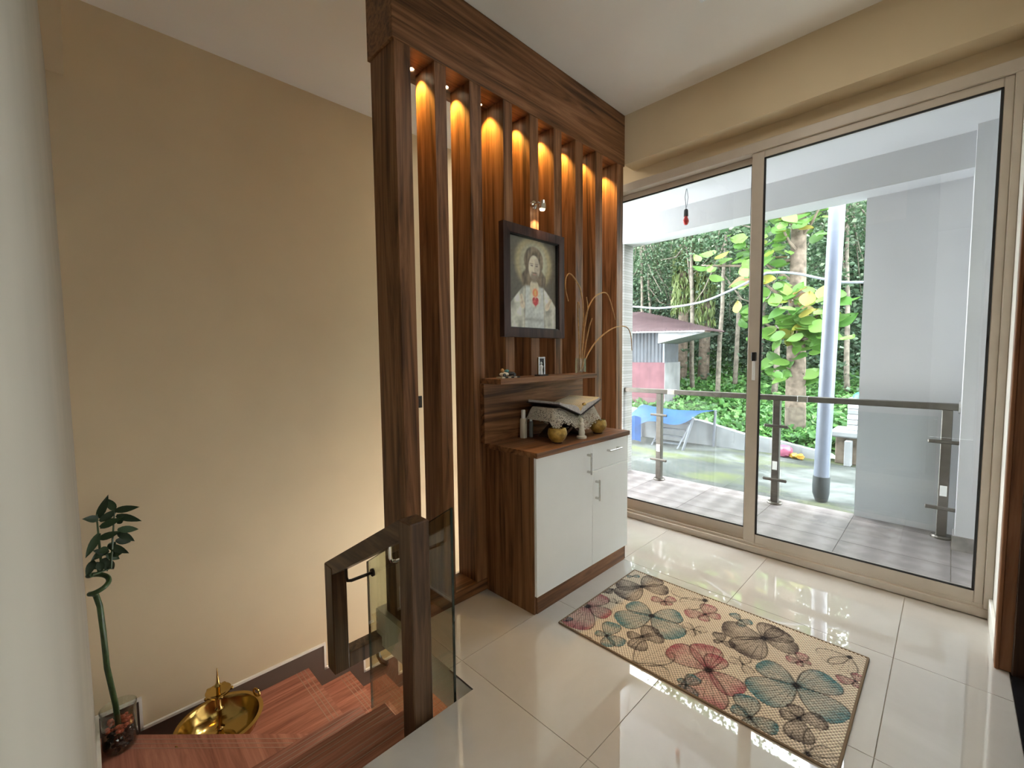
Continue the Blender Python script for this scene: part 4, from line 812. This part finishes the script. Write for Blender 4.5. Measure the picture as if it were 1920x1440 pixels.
# understorey
n = 130000; cy_ = 12.5+15*rng.random(n); nb = 150; by_ = 12+15*rng.random(nb); bx_ = -by_*(-.05+.85*rng.random(nb)); bi = rng.integers(0, nb, n)
hb = 1.4+2.2*rng.random(nb); C = np.stack([bx_[bi]+rng.normal(size=n)*.75, by_[bi]+rng.normal(size=n)*.6, np.array([hz(a, b) for a, b in zip(bx_, by_)])[bi]+np.abs(rng.normal(size=n))*hb[bi]*.75], 1)
o = stuffmesh('understorey_shrubs', C, .11, 'leaf_b', None, up=.8, seed=6, asp=.36); tag(o, 'dense dark undergrowth leaves between the plantation trunks', 'undergrowth', None, 'stuff')
n = 18000; yb = 26+6*rng.random(n); C = np.stack([-yb*(-.15+1.05*rng.random(n)), yb, np.array([hz(0, b) for b in yb])+4.2*rng.random(n)**1.3], 1)
o = stuffmesh('far_canopy', C, .62, 'leaf_b', None, up=.8, seed=8); tag(o, 'hazy far forest canopy closing the top of the slope', 'forest', None, 'stuff')
# vine-hung trunks
for px, y, z0, z1, lab in ((1277, 11.8, 2.6, 4.3, 'tall tree trunk hung with straight green vines, left one'), (1318, 12.1, 2.3, 4.4, 'tall tree trunk hung with straight green vines, right one')):
    x = pxX(px, y); t = thing('vine_tree', lab, 'tree', (x, y, hz(x, y)), 'vine-hung trees')
    MB().tube([(x, y, hz(x, y)-.1), (x+.05, y, 3), (x-.05, y, 7.5)], [.15, .13, .09], 10).build('trunk', 'trunk2', t, True)
    n = 900; a = rng.random(n)*6.28; C = np.stack([x+.24*np.cos(a), y+.24*np.sin(a), z0+(z1-z0)*rng.random(n)], 1); V, Fc = leafcloud(C, .20, up=0, asp=.16, seed=int(px), hang=6); o = npmesh('vines', V, Fc, 'leaf_v', t); o['kind'] = 'stuff'
# broad-leaved tree: every leaf a part
bt_ = thing('broad_leaved_tree', 'bright green broad-leaved tree with thick brown trunk behind the railing', 'tree', (-1.76, 8.3, hz(-1.76, 8.3)))
MB().tube([(-1.76, 8.3, -.2), (-1.775, 8.3, .6), (-1.79, 8.3, 1.6), (-1.80, 8.32, 2.6), (-1.81, 8.3, 3.8), (-1.80, 8.3, 5.2)], [.155, .145, .13, .115, .10, .07], 12).build('trunk', 'trunk2', bt_, True)
BR = [((-1.79, 8.3, 2.9), (-3.25, 8.2, 3.0)), ((-1.80, 8.3, 2.5), (-2.6, 8.1, 3.3)), ((-1.79, 8.3, 1.7), (-2.35, 8.0, 2.0)), ((-1.79, 8.3, 1.65), (-1.35, 8.0, 2.15)), ((-1.79, 8.3, 3.2), (-1.45, 8.1, 3.7)), ((-1.79, 8.3, 2.0), (-1.75, 7.8, 2.2)), ((-1.80, 8.3, 3.4), (-2.3, 8.0, 3.9)), ((-1.80, 8.3, 3.0), (-1.95, 7.8, 3.4)), ((-1.79, 8.3, 1.55), (-1.7, 7.9, 1.75)), ((-1.79, 8.25, 1.6), (-1.4, 7.9, 1.75)), ((-1.79, 8.25, 2.2), (-2.25, 7.9, 2.6)), ((-1.79, 8.3, 1.05), (-2.05, 8.1, 1.1))]
for a, b in BR: MB().tube([a, ((a[0]+b[0])/2, (a[1]+b[1])/2, (a[2]+b[2])/2-.06), b], [.03, .022, .012], 6).build('branch', 'trunk2', bt_, True)
def protoleaf(k):
    o = leafobj((0, 0, 0), (0, .26, 0), .074+.01*k, 'leaf_t', None, -.25+.2*k, 6, 'leaf'); me = o.data; bpy.data.objects.remove(o); return me
PLF = [protoleaf(k) for k in range(3)]
for k in range(290):
    a, b = BR[k % len(BR)] if k < 240 else BR[random.choice((2, 3, 5, 8, 9))]; t = random.uniform(.25, 1.05); p = Vector(a)*(1-t)+Vector(b)*t; p += Vector((random.gauss(0, .15), random.gauss(0, .12), random.gauss(0, .13)))
    share(PLF[k % 3], 'leaf', bt_, p, (Matrix.Rotation(random.uniform(.2, 1.15), 3, 'X') @ Matrix.Rotation(random.uniform(-.4, .4), 3, 'Y') @ Matrix.Rotation(random.uniform(0, 6.28), 3, 'Z')).to_euler(), (random.uniform(.7, 1.25),)*3)
